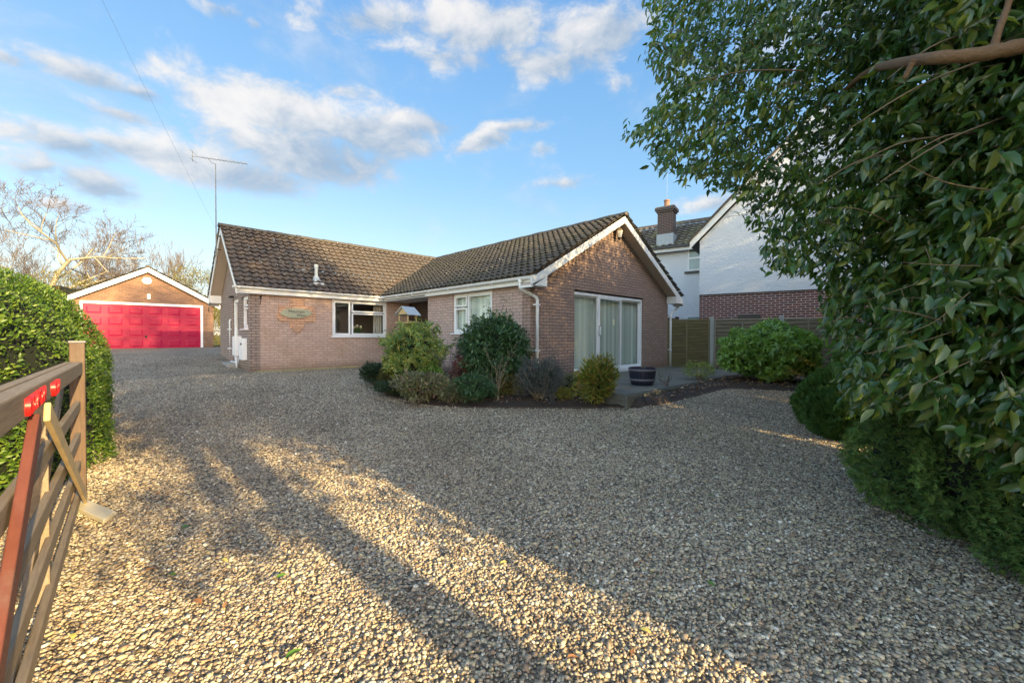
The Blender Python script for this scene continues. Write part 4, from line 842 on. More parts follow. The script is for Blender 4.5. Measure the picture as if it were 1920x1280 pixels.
b=MB(); q0=at(135,952,3.42);q1=at(205,980,3.18); b.prism([(-.30,4.66,-.425),(.02,4.28,-.425),(.09,4.40,-.425),(-.19,4.86,-.425)] if False else [at(128,960,3.42)*[1,1,0]+[0,0,-.43],at(190,992,3.14)*[1,1,0]+[0,0,-.43],at(212,970,3.3)*[1,1,0]+[0,0,-.43],at(150,943,3.58)*[1,1,0]+[0,0,-.43]],(0,0,.035)); b.build('plank',plain('cream weathered plank',(.60,.55,.42),.8,.15,12),pk,.004)
# ------------------------------------------------------------ barrel planter
BP=thing('half_barrel_planter','navy half barrel planter with grey hoops on the patio beside the sliding door','planter',(7.87,4.25,0))
b=MB(); c=(7.87,4.25,.02); K=22
for k in range(K):
    a0=2*math.pi*k/K+.008;a1=2*math.pi*(k+1)/K-.008; am=(a0+a1)/2
    pr=[(.215,0),(.245,.10),(.265,.22),(.275,.36)]
    vs_=[]
    for r_,z in pr:
        for rr,aa in ((r_,a0),(r_*1.006,am),(r_,a1),(r_-.02,a1),(r_-.02,a0)): vs_.append((c[0]+rr*math.cos(aa),c[1]+rr*math.sin(aa),c[2]+z))
    fs=[]
    for j in range(3):
        for q in range(5): fs.append((j*5+q,j*5+(q+1)%5,(j+1)*5+(q+1)%5,(j+1)*5+q))
    fs+=[(0,1,2,3,4),(15,19,18,17,16)]; b.add(vs_,fs)
b.build('staves',M['barrel'],BP)
MB().lathe([(.250,.085),(.256,.085),(.262,.135),(.258,.135)],c,32).lathe([(.272,.285),(.277,.285),(.281,.335),(.276,.335)],c,32).build('hoop',M['hoop'],BP,smooth=True)
MB().lathe([(0,.30),(.26,.30)],c,24).build('compost',M['soil'],BP); MB().box((7.72,4.08,-.012),(7.80,4.42,.02)).box((7.95,4.08,-.012),(8.03,4.42,.02)).build('foot',M['darkwood'],BP)
# ------------------------------------------------------------ bird table
BT=thing('bird_table','small timber bird table with a pitched grey roof standing above the yellow green shrub','bird table',(4.48,7.83,-.05))
bx_,by_=4.48,7.83; a=R(20); cu=np.array([math.cos(a),math.sin(a)]); cw_=np.array([-math.sin(a),math.cos(a)])
def bp(u,v_,z): u*=.8; v_*=.8; return (bx_+cu[0]*u+cw_[0]*v_,by_+cu[1]*u+cw_[1]*v_,z)
MB().bar(bp(0,0,-.1),bp(0,0,1.28),.06,.06,up=(1,0,0)).build('pole',M['palewood'],BT)
b=MB(); b.bar(bp(-.25,0,1.29),bp(.25,0,1.29),.38,.018); b.bar(bp(-.25,-.19,1.31),bp(.25,-.19,1.31),.015,.04); b.bar(bp(-.25,.19,1.31),bp(.25,.19,1.31),.015,.04); b.build('tray',M['palewood'],BT,.002)
for u in (-.17,.17):
    for v_ in (-.14,.14): b=MB(); b.bar(bp(u,v_,1.30),bp(u,v_,1.47),.022,.022,up=(1,0,0)); b.build('corner_post',M['palewood'],BT)
b=MB(); b.prism([bp(-.21,-.17,1.47),bp(-.21,.17,1.47),bp(-.21,0,1.60)],tuple(np.array(bp(.015,0,0))-np.array(bp(0,0,0)))); b.prism([bp(.2,-.17,1.47),bp(.2,.17,1.47),bp(.2,0,1.60)],tuple(np.array(bp(.015,0,0))-np.array(bp(0,0,0)))); b.build('roof_end',M['palewood'],BT)
for s_ in (-1,1):
    b=MB(); b.prism([bp(-.26,0,1.625),bp(-.26,s_*.23,1.45),bp(-.26,s_*.235,1.462),bp(-.26,0,1.64)],tuple(np.array(bp(.52,0,0))-np.array(bp(0,0,0)))); b.build('roof',M['lead'] if s_<0 else M['lead'],BT)
# ------------------------------------------------------------ vegetation builders
def segs(name,S,m,parent=None,sides=4):
    S=np.array(S); P=S[:,0:3];Q=S[:,3:6];r0=S[:,6];r1=S[:,7]; d=norm(Q-P); ref=np.where(np.abs(d[:,2:3])<.9,np.array([[0,0,1.]]),np.array([[1.,0,0]])); a=norm(np.cross(d,ref)); c=np.cross(a,d)
    th=np.arange(sides)*2*math.pi/sides; ring=a[:,None,:]*np.cos(th)[None,:,None]+c[:,None,:]*np.sin(th)[None,:,None]
    V=np.concatenate([P[:,None]+ring*r0[:,None,None],Q[:,None]+ring*r1[:,None,None]],1); i=np.arange(sides); F=np.stack([i,(i+1)%sides,sides+(i+1)%sides,sides+i],1)
    F=(F[None]+(np.arange(len(S))*2*sides)[:,None,None]).reshape(-1,4); return fast(name,V.reshape(-1,3),F,m,parent,True)
def grow(S,p,d,L,r,lev,s,up=.15,spread=.7,kids=(4,5,5,4),decay=.62,wig=.16,n=4,tips=None,tmin=.0025):
    """recursive branch: appends segments"""
    p=np.array(p,float); d=norm(np.array(d,float)); step=L/n; pts=[p]; rr=[r]
    for i in range(n):
        d=norm(d+s.normal(0,wig,3)+np.array([0,0,up*.3])); q=p+d*step; r1=r*(1-.62*(i+1)/n); S.append((*p,*q,rr[-1],r1)); p=q; pts.append(p); rr.append(r1)
    if lev<=0:
        if tips is not None: tips.append((p,d))
        return
    k=kids[-lev] if lev<=len(kids) else 3
    for j in range(k):
        t=s.uniform(.3,1.) ; i=min(int(t*n),n-1); b=pts[i]+(pts[i+1]-pts[i])*(t*n-i) ; a=norm(np.cross(d,s.normal(0,1,3))); nd=norm(d*(1-spread*.5)+a*spread+np.array([0,0,up])); grow(S,b,nd,L*decay*s.uniform(.75,1.15),max(rr[i]*.6,tmin),lev-1,s,up,spread,kids,decay,wig,n,tips,tmin)
def bare_tree(label,base,hgt,seed,m,stems=1,spread=.75,lev=4,group='bare trees beyond the garage',kids=(4,4,5,5),up=.2,r=None,name='bare_tree',wig=.14):
    s=np.random.default_rng(seed); t=thing(name,label,'tree',base,group=group); S=[];base=np.array(base,float)
    for k in range(stems):
        d=np.array([s.normal(0,.16*(stems>1)+.03),s.normal(0,.16*(stems>1)+.03),1.]); grow(S,base,d,hgt*.56,(r or hgt*.017)/(stems**.4),lev,s,up,spread,kids,.58,wig,5,None,.011)
    S=np.array(S); w_=S[:,6]>.02
    segs('trunk',S[w_],m,t,6); segs('twigs',S[~w_],M['twig'] if lev>4 else M['baretwig'],t,3); return t
# ------------------------------------------------------------ clipped hedge on the left
HG=thing('clipped_hedge','tall clipped evergreen hedge with a rounded top along the left of the drive','hedge',(-1,5,-.4))
def hedge_pts(n,seed,off=0.,ya=1.2,yb=9.0,right=.82):
    s=np.random.default_rng(seed); y=s.uniform(ya,yb,n); per=s.uniform(0,1,n); P=np.zeros((n,3));N=np.zeros((n,3))
    side=np.where(s.uniform(0,1,n)<right,1.,-1.)
    xr=-1.15+1.07*sstep(y,4.4,6.6); hw=1.07; end=np.sqrt(np.clip(1-np.clip((y-7.7)/1.32,0,1)**2.2,0,1)); xc=xr-hw
    low=per<.34; zl=-.45+ (per/.34)*.95; th=(per-.34)/.66*math.pi/2
    x=np.where(low,hw,hw*np.cos(th)); z=np.where(low,zl,.5+1.20*np.sin(th)); nx=np.where(low,1.,np.cos(th)); nz=np.where(low,.05,np.sin(th)*.8)
    wob=.05*np.sin(y*4.1+z*3)+.04*np.sin(y*9+z*7+1)
    P[:,0]=xc+side*(x+wob+off)*end; P[:,1]=y; P[:,2]=np.where(z>.5,.5+(z-.5+off+wob)*(.35+.65*end),z)
    N[:,0]=side*nx; N[:,2]=nz; N[:,1]=np.where(y>7.7,(y-7.7)*1.2,0); N=norm(N); return P,N
P,N=hedge_pts(88000,3); s_=rng; k=len(P)
P=P-N*rng.uniform(0,.10,(k,1)); D=norm(N*.55+rng.normal(0,.55,(k,3))+[0,0,.25]); NN=norm(N+rng.normal(0,.45,(k,3))+[0,-.35,.1])
hn=np.sin(P[:,1]*3.1+P[:,2]*5.3)+np.sin(P[:,1]*7.7-P[:,2]*3.9+2)+np.sin(P[:,0]*9+P[:,2]*11); kk=(hn>-1.1)|(rng.uniform(0,1,k)<.75); P=P[kk];D=D[kk];NN=NN[kk]
near=P[:,1]<5.6
leaves('foliage',P[near],D[near],NN[near],rng.uniform(.03,.055,near.sum()),.52,M['privet'],HG,hi=True)
leaves('foliage',P[~near],D[~near],NN[~near],rng.uniform(.022,.042,(~near).sum()),.55,M['privet'],HG)
# inner mass
ys=np.linspace(1.0,8.85,40); ang=np.linspace(0,1,24); V=[];F=[]
for y in ys:
    xr=-1.15+1.07*float(sstep(y,4.4,6.6)); end=math.sqrt(max(0,1-max(0,(y-7.7)/1.32)**2.2)); xc=xr-1.07
    for a in ang:
        if a<.2: x=1;z=-.45+a/.2*.95
        elif a>.8: x=-1;z=-.45+(1-a)/.2*.95
        else: th=(a-.2)/.6*math.pi; x=math.cos(th);z=.5+1.08*math.sin(th)*(.35+.65*end)
        V.append((xc+x*.95*end,y,z))
for j in range(39):
    for i in range(23): F.append((j*24+i,j*24+i+1,(j+1)*24+i+1,(j+1)*24+i))
fast('shade_core',np.array(V),np.array(F),M['core'],HG,True)
# ------------------------------------------------------------ the big evergreen on the right
OUT=[(1260,-80),(1215,10),(1200,95),(1240,170),(1215,215),(1165,236),(1180,262),(1225,285),(1235,312),(1300,338),(1350,345),(1390,372),(1410,425),(1445,435),(1430,465),(1455,508),(1485,515),(1520,505),(1545,545),(1540,600),(1570,640),(1582,700),(1590,760),(1640,770),(1700,745),(1770,790),(1850,850),(1930,940),(2080,1010),(2150,400),(2150,-80)]
LT=thing('evergreen_tree','large dark glossy leaved evergreen overhanging the drive at the right edge','tree',(5.6,-.9,-.45))
nT=7200; px=rng.uniform(1140,2150,nT*3); py=rng.uniform(-80,1050,nT*3); k=inpoly(px,py,OUT); px=px[k][:nT];py=py[k][:nT]; nT=len(px)
d0=3.35-1.25*sstep(px,1350,1950)-.35*sstep(py,450,800)*(1-sstep(px,1700,1900)); dd=d0+rng.uniform(0,1,nT)**1.3*1.5+.12*np.sin(px*.02+py*.013)+.1*np.sin(px*.051-py*.03)
bad=(px>1690)&(px<1990)&(py>70)&(py<150)&(dd<2.6)|(px>1840)&(px<1900)&(py<100)&(dd<2.5); dd=np.where(bad,dd+.9,dd)
TP=np.array([at(a,b,c) for a,b,c in zip(px,py,dd)])
left=-RT
TD=norm(left[None]*.55+FW[None]*rng.normal(-.15,.5,(nT,1))+rng.normal(0,.45,(nT,3))+np.array([0,0,-.15]))
LP=[];LD=[];LN=[];LL=[];TS=[]
for i in range(nT):
    n_=rng.integers(5,9); L=rng.uniform(.16,.34); e=TP[i]; d=TD[i]; st=e-d*L*.8
    mid=st+d*L*.5+np.array([0,0,.02]); 
    if i%4==0: TS+= [(*st,*mid,.0028,.002),(*mid,*e,.002,.001)]
    sd=norm(np.cross(d,np.array([0,0,1.])))
    for j in range(n_):
        t=(j+.7)/n_; b=st+d*L*t; sgn=1 if j%2 else -1
        ld=d*.45+sd*sgn*.55*(1-.5*t)+np.array([0,0,-.62])+rng.normal(0,.28,3)
        LP.append(b);LD.append(ld);LN.append(norm(np.array([0,0,.55])+sd*sgn*.2-FW*.35+rng.normal(0,.45,3)));LL.append(rng.uniform(.045,.105)*(1.25 if px[i]>1600 else 1.))
LP=np.array(LP);LD=np.array(LD);LN=np.array(LN);LL=np.array(LL)
fo=leaves('foliage',LP,LD,LN,LL,.42,M['laurel'],LT,hi=True)
def curve_branch(S,pts,r0,r1,n=8):
    pts=[np.array(p) for p in pts]; m_=len(pts)-1
    def cr(t):
        i=min(int(t*m_),m_-1); u=t*m_-i; p0=pts[max(i-1,0)];p1=pts[i];p2=pts[i+1];p3=pts[min(i+2,m_)]
        return .5*((2*p1)+(-p0+p2)*u+(2*p0-5*p1+4*p2-p3)*u*u+(-p0+3*p1-3*p2+p3)*u**3)
    q=[cr(k/(n*m_)) for k in range(n*m_+1)]
    for a in range(len(q)-1):
        t=a/(len(q)-1); t2=(a+1)/(len(q)-1); S.append((*q[a],*q[a+1],r0+(r1-r0)*t,r0+(r1-r0)*t2))
def limb(name,pts,r0,r1,m,parent,n=10,k=8,knob=.06):
    S=[]; curve_branch(S,pts,r0,r1,k); q=[x[:3] for x in S]+[S[-1][3:6]]; rr=[x[6]*(1+knob*math.sin(i*1.9)+random.uniform(-knob,knob)) for i,x in enumerate(S)]+[S[-1][7]]
    return MB().tube(q,rr,n).build(name,m,parent,smooth=True)
limb('limb',[at(2100,60,2.2),at(1930,88,1.95),at(1820,108,1.98),at(1710,118,2.15),at(1620,140,2.9),at(1560,190,3.3)],.040,.018,M['limb'],LT,14)
limb('side_branch',[at(1852,98,1.98),at(1862,60,1.96),at(1878,15,1.95),at(1895,-60,1.9)],.016,.011,M['limb'],LT)
limb('side_branch',[at(1705,118,2.1),at(1696,135,2.12),at(1688,152,2.14)],.016,.011,M['limb'],LT)
S=[]
s=np.random.default_rng(5)
for _ in range(13):
    x0=s.uniform(1480,1900); y0=s.uniform(330,760); L_=s.uniform(60,230); an=s.uniform(-.9,.5); x1=x0-math.cos(an)*L_; y1=y0-math.sin(an)*L_
    if not (inpoly([x1],[y1],OUT)[0] and inpoly([x0],[y0],OUT)[0]): continue
    dz=3.2-1.2*float(sstep(x0,1350,1950))+s.uniform(-.25,.1); curve_branch(S,[at(x0,y0,dz+.2),at((x0+x1)/2,(y0+y1)/2+s.uniform(-16,16),dz+.05),at(x1,y1,dz)],s.uniform(.0025,.006),.001,5)
for _ in range(7):
    x0=s.uniform(1500,1880); y0=s.uniform(20,300); L_=s.uniform(100,300); an=s.uniform(-.55,-.1); x1=x0-math.cos(an)*L_; y1=y0-math.sin(an)*L_
    dz=3.1-1.*float(sstep(x0,1350,1950)); curve_branch(S,[at(x0,y0,dz+.2),at((x0+x1)/2,(y0+y1)/2-14,dz),at(x1,y1,dz)],.007,.002,5)
segs('twigs',S+TS,M['twigdark'],LT,4)
for q in ((5.4,-1.1,.10),(4.2,-1.3,.07),(7.2,-.9,.09)): limb('trunk',[(q[0],q[1],-.5),(q[0]-.1,q[1]+.1,1.2),(q[0]-.4,q[1]+.3,2.8),(q[0]-.7,q[1]+.5,4.6)],q[2],.03,M['bark'],LT)
# body of the tree behind and above the overhang, and the boundary trees to its right
def crown(name,cs,n,seed,L,m,parent,inner=.3,lumpy=.3,W=.5,zmin=None):
    A=[[],[],[]]
    vol=[r[0]*r[1]*r[2] for c,r in cs]; 
    for i,(c,r) in enumerate(cs):
        P,D,N=blob(c,r,int(n*vol[i]**.67/sum(v_**.67 for v_ in vol)),seed+i,lumpy,inner,zmin=zmin); A[0].append(P);A[1].append(D);A[2].append(N)
    P,D,N=[np.concatenate(a) for a in A]; return leaves(name,P,D,N,np.random.default_rng(seed).uniform(.7,1.2,len(P))*L,W,m,parent)
crown('foliage',[((5.2,-1.4,2.6),(2.3,1.2,2.9)),((4.2,-.9,4.6),(1.9,1.3,1.7)),((7.6,-1.3,3.4),(2.2,1.2,3.2)),((3.4,-1.9,1.5),(1.3,.9,2.0)),((5.4,-1.2,5.6),(2.2,1.4,1.8)),((3.3,-2.2,.9),(1.2,.7,1.5)),((3.35,-2.2,3.2),(1.3,.8,1.8))],56000,31,.10,M['laurel'],LT,.45)
core('shade_core',(5.4,-1.8,1.6),(1.7,.6,1.9),LT,33); core('shade_core',(3.35,-2.2,.8),(1.05,.4,1.5),LT,34)
def street_tree(label,base,cs,n,seed,L=.13,r=.28,m=None):
    t=thing('broadleaf_tree',label,'tree',base); S=[]; curve_branch(S,[base,(base[0]+.05,base[1],base[2]+2),(base[0]+.1,base[1],base[2]+5),(cs[0][0][0],cs[0][0][1],cs[0][0][2])],r,r*.5,6); segs('trunk',S,M['bark'],t,10)
    crown('crown',cs,n,seed,L,m or M['street'],t,.2,.3); return t
street_tree('tall evergreen tree on the verge south of the entrance, behind the viewer',(1.78,-7.2,-.5),[((1.45,-7,2.8),(.75,.6,.35)),((1.55,-7,4.2),(.8,1,.85)),((2.5,-7.2,4.3),(1.3,1.3,1.3)),((4.2,-7.2,4.4),(1.6,1.3,1.6)),((4.2,-7.4,11.2),(2.3,1.4,2.2)),((3.3,-7.2,5.9),(2.3,1.6,2.8)),((2.4,-7.2,7.9),(1.9,1.6,2.6)),((5.2,-7.6,7.8),(2.3,1.6,2.6)),((1.75,-7.0,5.6),(.9,1.1,1.6))],60000,41,r=.2)
street_tree('spreading evergreen tree south of the evergreen hedge row',(8.3,-8.,-.5),[((6.5,-8.,6.0),(2.4,1.6,2.2)),((10.8,-8.,5.6),(2.4,1.6,2.2)),((13.4,-8.,7.4),(2.4,1.6,3.6)),((9.4,-8,4.6),(3.4,1.3,2.2))],62000,45)
street_tree('evergreen tree by the boundary with the white house',(15.6,-6,-.5),[((15.4,-6,6.2),(2.8,1.6,4.4)),((18.6,-6.4,6.4),(2.8,1.6,4.4)),((17,-6,3.5),(3.5,1.4,2.5)),((12.6,-6,4.6),(2,1.4,2.6))],56000,49)
BR=thing('evergreen_hedge_row','tall evergreen boundary hedge running right behind the feathery conifer','hedge',(11,-.8,-.5))
crown('foliage',[((9.6,-.9,2.6),(2.0,.9,3.4)),((12.4,-.9,2.8),(2.0,.9,3.6)),((15.0,-.8,2.8),(2.0,.9,3.6))],42000,55,.10,M['laurel'],BR,.5)
core('shade_core',(12.2,-1.,1.8),(3.9,.35,2.2),BR,57)
# ------------------------------------------------------------ conifers at the right
def conifer(name,label,cat,cs,n,seed,m,L,flat=.35,base=None,zmin=-.44):
    t=thing(name,label,cat,base or (cs[0][0][0],cs[0][0][1],-.45)); P_=[];D_=[];N_=[]
    vol=[(r[0]*r[1]*r[2])**.67 for c,r in cs]; s=np.random.default_rng(seed)
    for i,(c,r) in enumerate(cs):
        P,D,N=blob(c,r,int(n*vol[i]/sum(vol)),seed+i,.13,.78,zmin=zmin); D=norm(P-np.array(c)[None]+np.array([0,0,.35])*.6+s.normal(0,.25,P.shape))
        # each tip is a flat spray: five short blades fanned in one plane
        n1=norm(np.cross(D,s.normal(0,1,D.shape)))
        for a in (-.9,-.45,0,.45,.9):
            dd=norm(D*math.cos(a)+np.cross(n1,D)*math.sin(a)); P_.append(P+dd*0);D_.append(dd);N_.append(n1)
    P,D,N=np.concatenate(P_),np.concatenate(D_),np.concatenate(N_); leaves('foliage',P,D,N,s.uniform(.6,1.2,len(P))*L,flat,m,t)
    for i,(c,r) in enumerate(cs): core('shade_core',c,[q*.80 for q in r],t,seed+i,lumpy=.1,zmin=-.5)
    return t
conifer('conifer_bush','low dense dark green conifer bush beneath the evergreen at the lower right corner','conifer',[((5.05,-.30,.08),(.95,.86,.82)),((4.25,-.95,.1),(.9,.86,.66)),((4.55,-.62,.16),(.85,.8,.76)),((3.55,-1.6,-.1),(.8,.8,.5)),((5.7,-.45,.15),(.7,.7,.72))],60000,61,M['yew'],.046,.2)
conifer('feathery_conifer','feathery light green conifer with yellow tips between the round shrub and the evergreen','conifer',[((7.75,.95,.05),(.62,.62,.55)),((8.1,.6,.3),(.7,.6,.55)),((7.2,.9,-.05),(.42,.42,.38))],26000,71,M['juniper'],.07,.2,zmin=-.40)
S=[];s=np.random.default_rng(8)
P_=[];D_=[]
for (a,b_) in (((1540,690,6.3),(1495,668,6.0)),((1510,705,6.2),(1476,692,5.9))):
    p=at(*a);q=at(*b_)
    for t in np.linspace(0,1,60): P_.append(p+(q-p)*t+s.normal(0,.012,3)); D_.append(norm(q-p)+s.normal(0,.5,3))
P_=np.array(P_);D_=np.array(D_); leaves('yellow_tip',P_,D_,norm(s.normal(0,1,P_.shape)),.05,.25,M['golden'],bpy.data.objects['feathery_conifer'])
# ------------------------------------------------------------ shrubs of the bed
def shrub(name,label,px,py0,py1,wpx,d,n,seed,m,L,W=.45,lumpy=.2,inner=.6,droop=0.,stems=10,dep=1.,cat='shrub',hi=False,group=None,up=.2,stemm=None,cr=.62,whorl=0):
    """a shrub whose centre stands d metres off, sized from the photo"""
    a=at(px,(py0+py1)/2,d); rx=wpx/2/770*d; z1=at(px,py0,d)[2]; zb=float(gz(a[0],a[1]))+.05; cz=(z1+zb)/2; rz=(z1-zb)/2
    t=thing(name,label,cat,(a[0],a[1],zb),group=group); c=(a[0],a[1],cz+rz*.05)
    P,D,N=blob(c,(rx*.92,rx*dep*.92,rz*.94),n,seed,lumpy*1.5,inner*.85,up,droop,zmin=zb-.01,k=3.6); s=np.random.default_rng(seed)
    if whorl:
        P=P[::whorl];D=D[::whorl]; a1=norm(np.cross(D,s.normal(0,1,D.shape))); a2=np.cross(D,a1); PP=[];DD=[];NN_=[]
        for q in range(whorl):
            t_=q*6.283/whorl+s.uniform(-.3,.3,(len(P),1)); rad_=a1*np.cos(t_)+a2*np.sin(t_); PP.append(P+s.normal(0,.006,P.shape)); DD.append(rad_*.85+D*.5+np.array([0,0,-droop*.7])); NN_.append(norm(D+s.normal(0,.15,D.shape)))
        P=np.concatenate(PP);D=np.concatenate(DD);N=np.concatenate(NN_)
    leaves('foliage',P,D,N,s.uniform(.65,1.2,len(P))*L,W,m,t,hi=hi)
    if cr: core('shade_core',c,(rx*cr,rx*dep*cr,rz*cr*1.1),t,seed,zmin=zb)
    S=[]
    for k in range(stems):
        e=np.array(c)+norm(s.normal(0,1,3)+[0,0,.6])*np.array([rx,rx*dep,rz])*.85; curve_branch(S,[(a[0]+s.normal(0,.03),a[1]+s.normal(0,.03),zb-.03),(a[0]*.5+e[0]*.5+s.normal(0,.04),a[1]*.5+e[1]*.5,zb+(e[2]-zb)*.4),e],.009,.003,3)
    segs('stem',S,stemm or M['bark'],t,4); return t
shrub('pieris_shrub','large rounded yellow green shrub with drooping leaf whorls below the bird table',778,604,725,112,8.1,11000,101,M['pieris'],.11,.24,.28,droop=.75,up=.3,whorl=7,inner=.55)
vb_=shrub('dark_shrub','tall dark green leathery leaved shrub in front of the side window',926,592,722,142,8.0,12000,108,M['viburnum'],.09,.42,.14,droop=.3,inner=.5)
S=[];P_=[];D_=[];s=np.random.default_rng(9)
for (x0,y0,x1,y1) in ((950,610,943,556),(968,640,957,580),(925,600,915,572)):
    curve_branch(S,[at(x0,y0,8.),at((x0+x1)/2+4,(y0+y1)/2,8.),at(x1,y1,8.)],.006,.002,5)
    for t in np.linspace(0,1,26): P_.append(at(x0,y0,8.)*(1-t)+at(x1,y1,8.)*t+s.normal(0,.025,3)); D_.append(s.normal(0,1,3))
segs('climbing_shoot',S,M['bark'],vb_,4); P_=np.array(P_); leaves('foliage',P_,np.array(D_),norm(s.normal(0,1,P_.shape)),.05,.45,M['dark'],vb_)
shrub('blue_grey_shrub','bushy blue grey small leaved shrub left of the sliding door',1015,672,745,104,7.35,8500,107,M['hebe'],.05,.26,.3,up=1.1,inner=.35,cr=.45,stems=30,stemm=M['barkpale'])
shrub('spiky_shrub','spiky yellow green shrub with bronze tips standing before the sliding door',1120,676,752,72,7.2,3000,109,M['nandina'],.12,.17,.3,up=.5,inner=.4,cr=.45,stems=14)
shrub('small_spiky_shrub','small green tuft between the blue grey shrub and the spiky shrub',1070,700,735,45,7.8,1200,111,M['varieg'],.05,.4,.2)
shrub('dark_corner_shrub','low very dark green shrub at the left end of the flower bed',703,680,728,56,8.9,5000,113,M['dark'],.045,.5,.2)
shrub('brown_heather','brown green heather mound in front of the yellow green shrub',752,672,728,80,8.3,9000,115,M['heather'],.05,.16,.22,up=.9,inner=.4)
shrub('low_green_shrub','low green shrub just below the yellow green shrub at its right',805,685,722,66,7.9,3600,117,M['choisya'],.055,.4,.2)
shrub('cream_edged_shrub','cream and pink edged low shrub at the front edge of the bed',790,700,750,96,7.35,4200,119,M['varieg'],.085,.34,.28,up=.4,inner=.4)
shrub('spreading_shrub','low spreading dark green shrub along the front edge of the bed',888,703,752,110,7.3,6000,121,M['viburnum'],.055,.4,.28,up=.4,inner=.4)
shrub('ground_hugging_shrub','small green clump at the foot of the cream edged shrub',735,715,742,70,7.8,3000,122,M['dark'],.045,.45,.2)
shrub('brown_stem_clump','low tangled brown green clump at the foot of the dark shrub',955,700,745,80,7.6,3800,124,M['heather'],.05,.3,.3,up=.6,inner=.3,cr=.3)
shrub('pale_edged_clump','small pale leaved clump right of the spreading shrub at the gravel edge',845,715,752,60,7.2,2200,125,M['varieg'],.06,.36,.3,inner=.3,cr=.3)
shrub('yellow_leaf_clump','tiny yellow green clump on the soil beside the spiky shrub',1058,728,750,34,7.3,900,126,M['nandina'],.05,.3,.3,inner=.3,cr=0)
shrub('red_leaved_shrub','small dark red leaved shrub between the yellow green and dark shrubs',868,664,705,50,7.8,2200,123,M['redleaf'],.04,.4,.25,cr=.4)
def twiggy(name,label,px,py0,py1,wpx,d,seed,m,k=26,cat='shrub'):
    a=at(px,py1,d); zb=float(gz(a[0],a[1]))+.04; t=thing(name,label,cat,(a[0],a[1],zb)); s=np.random.default_rng(seed); S=[]; H_=at(px,py0,d)[2]-zb; w_=wpx/2/770*d
    for i in range(k):
        th=s.uniform(0,6.28); q=s.uniform(.2,1); grow(S,(a[0]+s.normal(0,.02),a[1]+s.normal(0,.02),zb),(math.cos(th)*q*w_/H_,math.sin(th)*q*w_/H_,1.),H_*s.uniform(.55,.85),.006,2,s,.1,.5,(3,3),.5,.12,4)
    segs('twigs',S,m,t,3); return t
twiggy('bare_stemmed_shrub','leafless pale stemmed shrub in front of the dark shrub',933,650,742,80,7.25,131,M['barkpale'],7)
twiggy('grey_twig_shrub','grey leafless twiggy shrub between the yellow green and dark shrubs',846,640,705,44,7.9,133,M['hoop'],22)
twiggy('thin_twig_clump','thin dark leafless twigs beside the barrel planter',1250,700,735,34,8.3,135,M['bark'],9)
# right hand shrubs
shrub('fresh_green_shrub','large rounded fresh green shrub in front of the board fence',1448,606,738,222,9.6,20000,141,M['choisya'],.12,.42,.2,droop=.35,up=.35,dep=.7,inner=.6,whorl=5)
sp=shrub('sparse_shrub','sparse pale green twiggy shrub left of the fresh green shrub',1312,678,728,60,9.6,1300,143,M['pieris'],.05,.4,.25,cr=0,stems=26,stemm=M['barkpale'])
# ------------------------------------------------------------ behind the garage
a=at(118,560,22); t=thing('golden_hedge','golden green conifer hedge beyond the drive, above the clipped hedge','hedge',(a[0],a[1],.3))
crown('foliage',[((a[0],a[1],2.2),(2.4,1.2,2.15)),((a[0]-3,a[1],2.4),(2.4,1.2,2.3)),((a[0]+1.5,a[1]+1,2.0),(1.5,1.2,1.7))],22000,151,.10,M['golden'],t,.7,.15); core('shade_core',(a[0]-1,a[1]+.4,2.),(3.4,.8,1.6),t,153)
a=at(372,560,28); t=thing('golden_tree','rounded golden leaved tree behind the right end of the garage','tree',(a[0],a[1],.3))
crown('crown',[((a[0],a[1],3.6),(1.9,1.6,2.1)),((a[0]+2.5,a[1]+1,3.0),(2.,1.6,2.0))],16000,155,.11,M['golden'],t,.5,.25); S=[]; curve_branch(S,[(a[0],a[1],.3),(a[0],a[1],2),(a[0]+.1,a[1],3.6)],.16,.05,5); segs('trunk',S,M['bark'],t,8)
a=at(406,600,24); t=thing('yellow_green_bush','yellow green bush seen in the gap between garage and bungalow','bush',(a[0],a[1],.3))
crown('foliage',[((a[0],a[1],1.4),(1.0,.8,1.35))],5000,157,.09,M['golden'],t,.4,.2)
BTR=bare_tree('tall leafless tree with a cream trunk rising above the left hedge',tuple(at(70,610,28)*[1,1,0]+[0,0,.3]),11.5,162,M['birch'],1,.8,5,kids=(4,5,5,5,5),wig=.15,up=.16,r=.26)
bare_tree('leafless many stemmed tree left of the garage roof',tuple(at(185,610,38)*[1,1,0]+[0,0,.3]),10.6,163,M['baretwig'],7,.42,4,kids=(4,4,4,4),up=.35)
bare_tree('leafless tree showing above the garage ridge',tuple(at(318,610,44)*[1,1,0]+[0,0,.3]),10.3,165,M['baretwig'],7,.45,4,kids=(4,4,4,4),up=.35)
bare_tree('leafless tree at the left edge of the photo behind the hedge',tuple(at(5,610,34)*[1,1,0]+[0,0,.3]),10.2,167,M['baretwig'],4,.6,4,kids=(4,5,4,4),up=.25)
bare_tree('small leafless tree between the cream trunked tree and the many stemmed tree',tuple(at(128,610,34)*[1,1,0]+[0,0,.3]),8.2,169,M['baretwig'],4,.6,4,kids=(4,4,4,4),up=.25)
n=2600; x,y=fan(n,1.4,10); d=x*FW[0]+y*FW[1]; k=(y<12.7)&(x>-1)&~inpoly(x,y,BEDP)&(x<12)&~((x>6.2)&(y>3.3)); x=x[k];y=y[k]; n=len(x)
o=leaves('leaf_debris',np.stack([x,y,gz(x,y)+.016],1),np.stack([rng.normal(0,1,n),rng.normal(0,1,n),rng.normal(0,.2,n)],1),norm(np.stack([rng.normal(0,.3,n),rng.normal(0,.3,n),np.ones(n)],1)),rng.gamma(3,.007,n)+.008,.45,M['litter'])
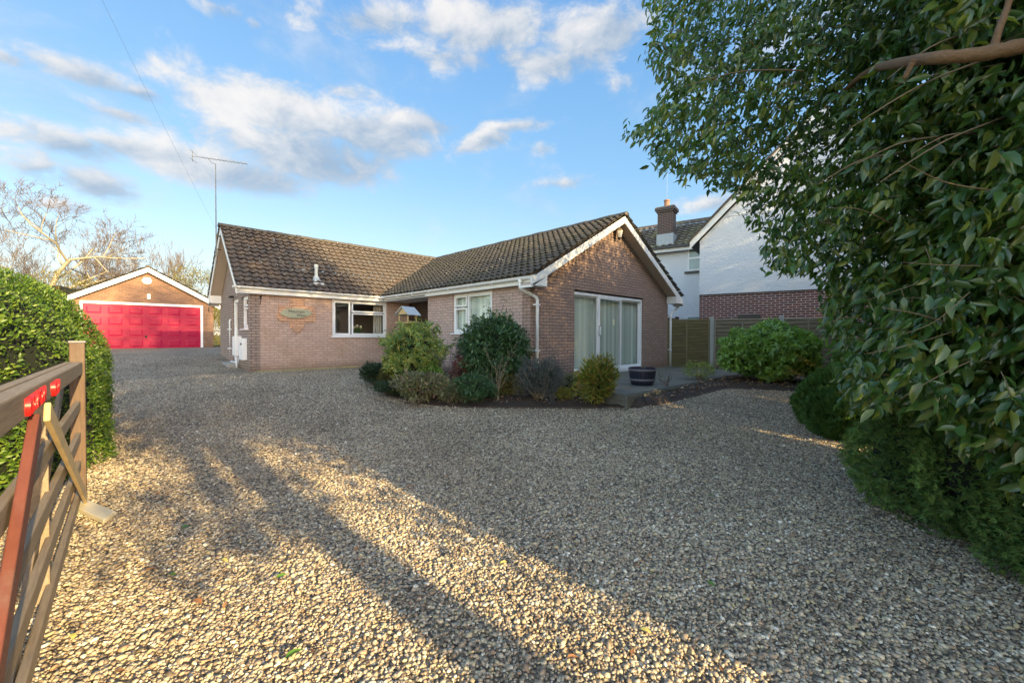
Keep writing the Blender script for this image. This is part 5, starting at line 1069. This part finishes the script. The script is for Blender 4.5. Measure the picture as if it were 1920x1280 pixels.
o['kind']='stuff'; tag(o,'scattered broken brown leaf fragments on the gravel','leaf litter')
# bolts of the gate
for yy,zz in ((5.0,.742),(5.0,.42),(5.0,.15),(5.0,-.09),(5.0,-.34),(2.78,.42),(3.3,.15)):
    MB().lathe([(0,.012),(.009,.010),(.011,0)],(0,0,0),8).build('bolt',M['black'],EG); bo=bpy.context.scene.collection.objects[-1]; bo.location=Vector((gx+.034 if zz>.5 else gx+.019,yy,zz+.002))-EG.location; bo.rotation_euler=(0,R(90),0)
# ------------------------------------------------------------ fallen leaves on the gravel
fl_m=[leafmat('fallen green leaf',[(.10,.22,.03),(.12,.25,.03)],.5,.2),plain('fallen brown leaf',(.36,.17,.07),.7,.3,30),plain('fallen yellow leaf',(.55,.48,.12),.6,.3,30)]
LOC=[(350,770,0,'green fallen leaf on the shaded gravel in front of the clipped hedge'),(340,1000,0,'green fallen leaf on the sunlit gravel straight out from the pale board'),(513,1095,0,'pale green fallen leaf just left of the dark shadow band'),
    (412,1058,2,'yellow fallen leaf on the sunlit gravel above the large brown leaf'),(325,1090,0,'dark green curled leaf in the middle of the sunlit gravel'),(265,1083,1,'large curled pale brown leaf standing on the sunlit gravel'),
    (375,1145,1,'curled brown fallen leaf right of the large curled leaf'),(530,1252,0,'green fallen leaf at the very bottom of the photo, left of the shadow band'),(130,1215,2,'yellow fallen leaf lying close to the lowest rail of the gate'),
    (290,935,1,'small reddish fallen leaf near the foot of the gate post'),(1340,935,0,'green fallen leaf on the shaded gravel before the conifer bush'),(1330,1098,0,'long green fallen leaf on shaded gravel at the lower right'),
    (952,1062,2,'yellow fallen leaf in the strip of sun between the two shadows'),(1205,1190,2,'yellow green fallen leaf near the edge of the big shadow at the lower right'),(760,920,1,'pale brown fallen leaf at the upper end of the shadow band'),(1065,1250,1,'brown fallen leaf at the bottom of the photo, right of the shadow band')]
meshes=[]
for k in range(3):
    P=np.zeros((1,3)); o=leaves('fallen_leaf',P,np.array([[1.,0,.08]]),np.array([[0,0,1.]]),.075,.5,fl_m[k],None,hi=True); meshes.append(o)
used=[False]*3
for i,(x,y,kk,lb) in enumerate(LOC):
    v_=(y-629)/770; d=1.48/v_ if v_>.2 else 1.4/v_; q=at(x,y,d); z=float(gz(q[0],q[1]))+.022
    o=meshes[kk] if not used[kk] else meshes[kk].copy()
    if used[kk]: col.objects.link(o)
    used[kk]=True; o.location=(q[0],q[1],z); o.rotation_euler=(random.uniform(-.2,.2),random.uniform(-.2,.2),random.uniform(0,6.28)); sx_=random.uniform(.7,1.15); o.scale=(sx_,sx_,sx_)
    tag(o,lb,'leaf','leaves fallen on the gravel')
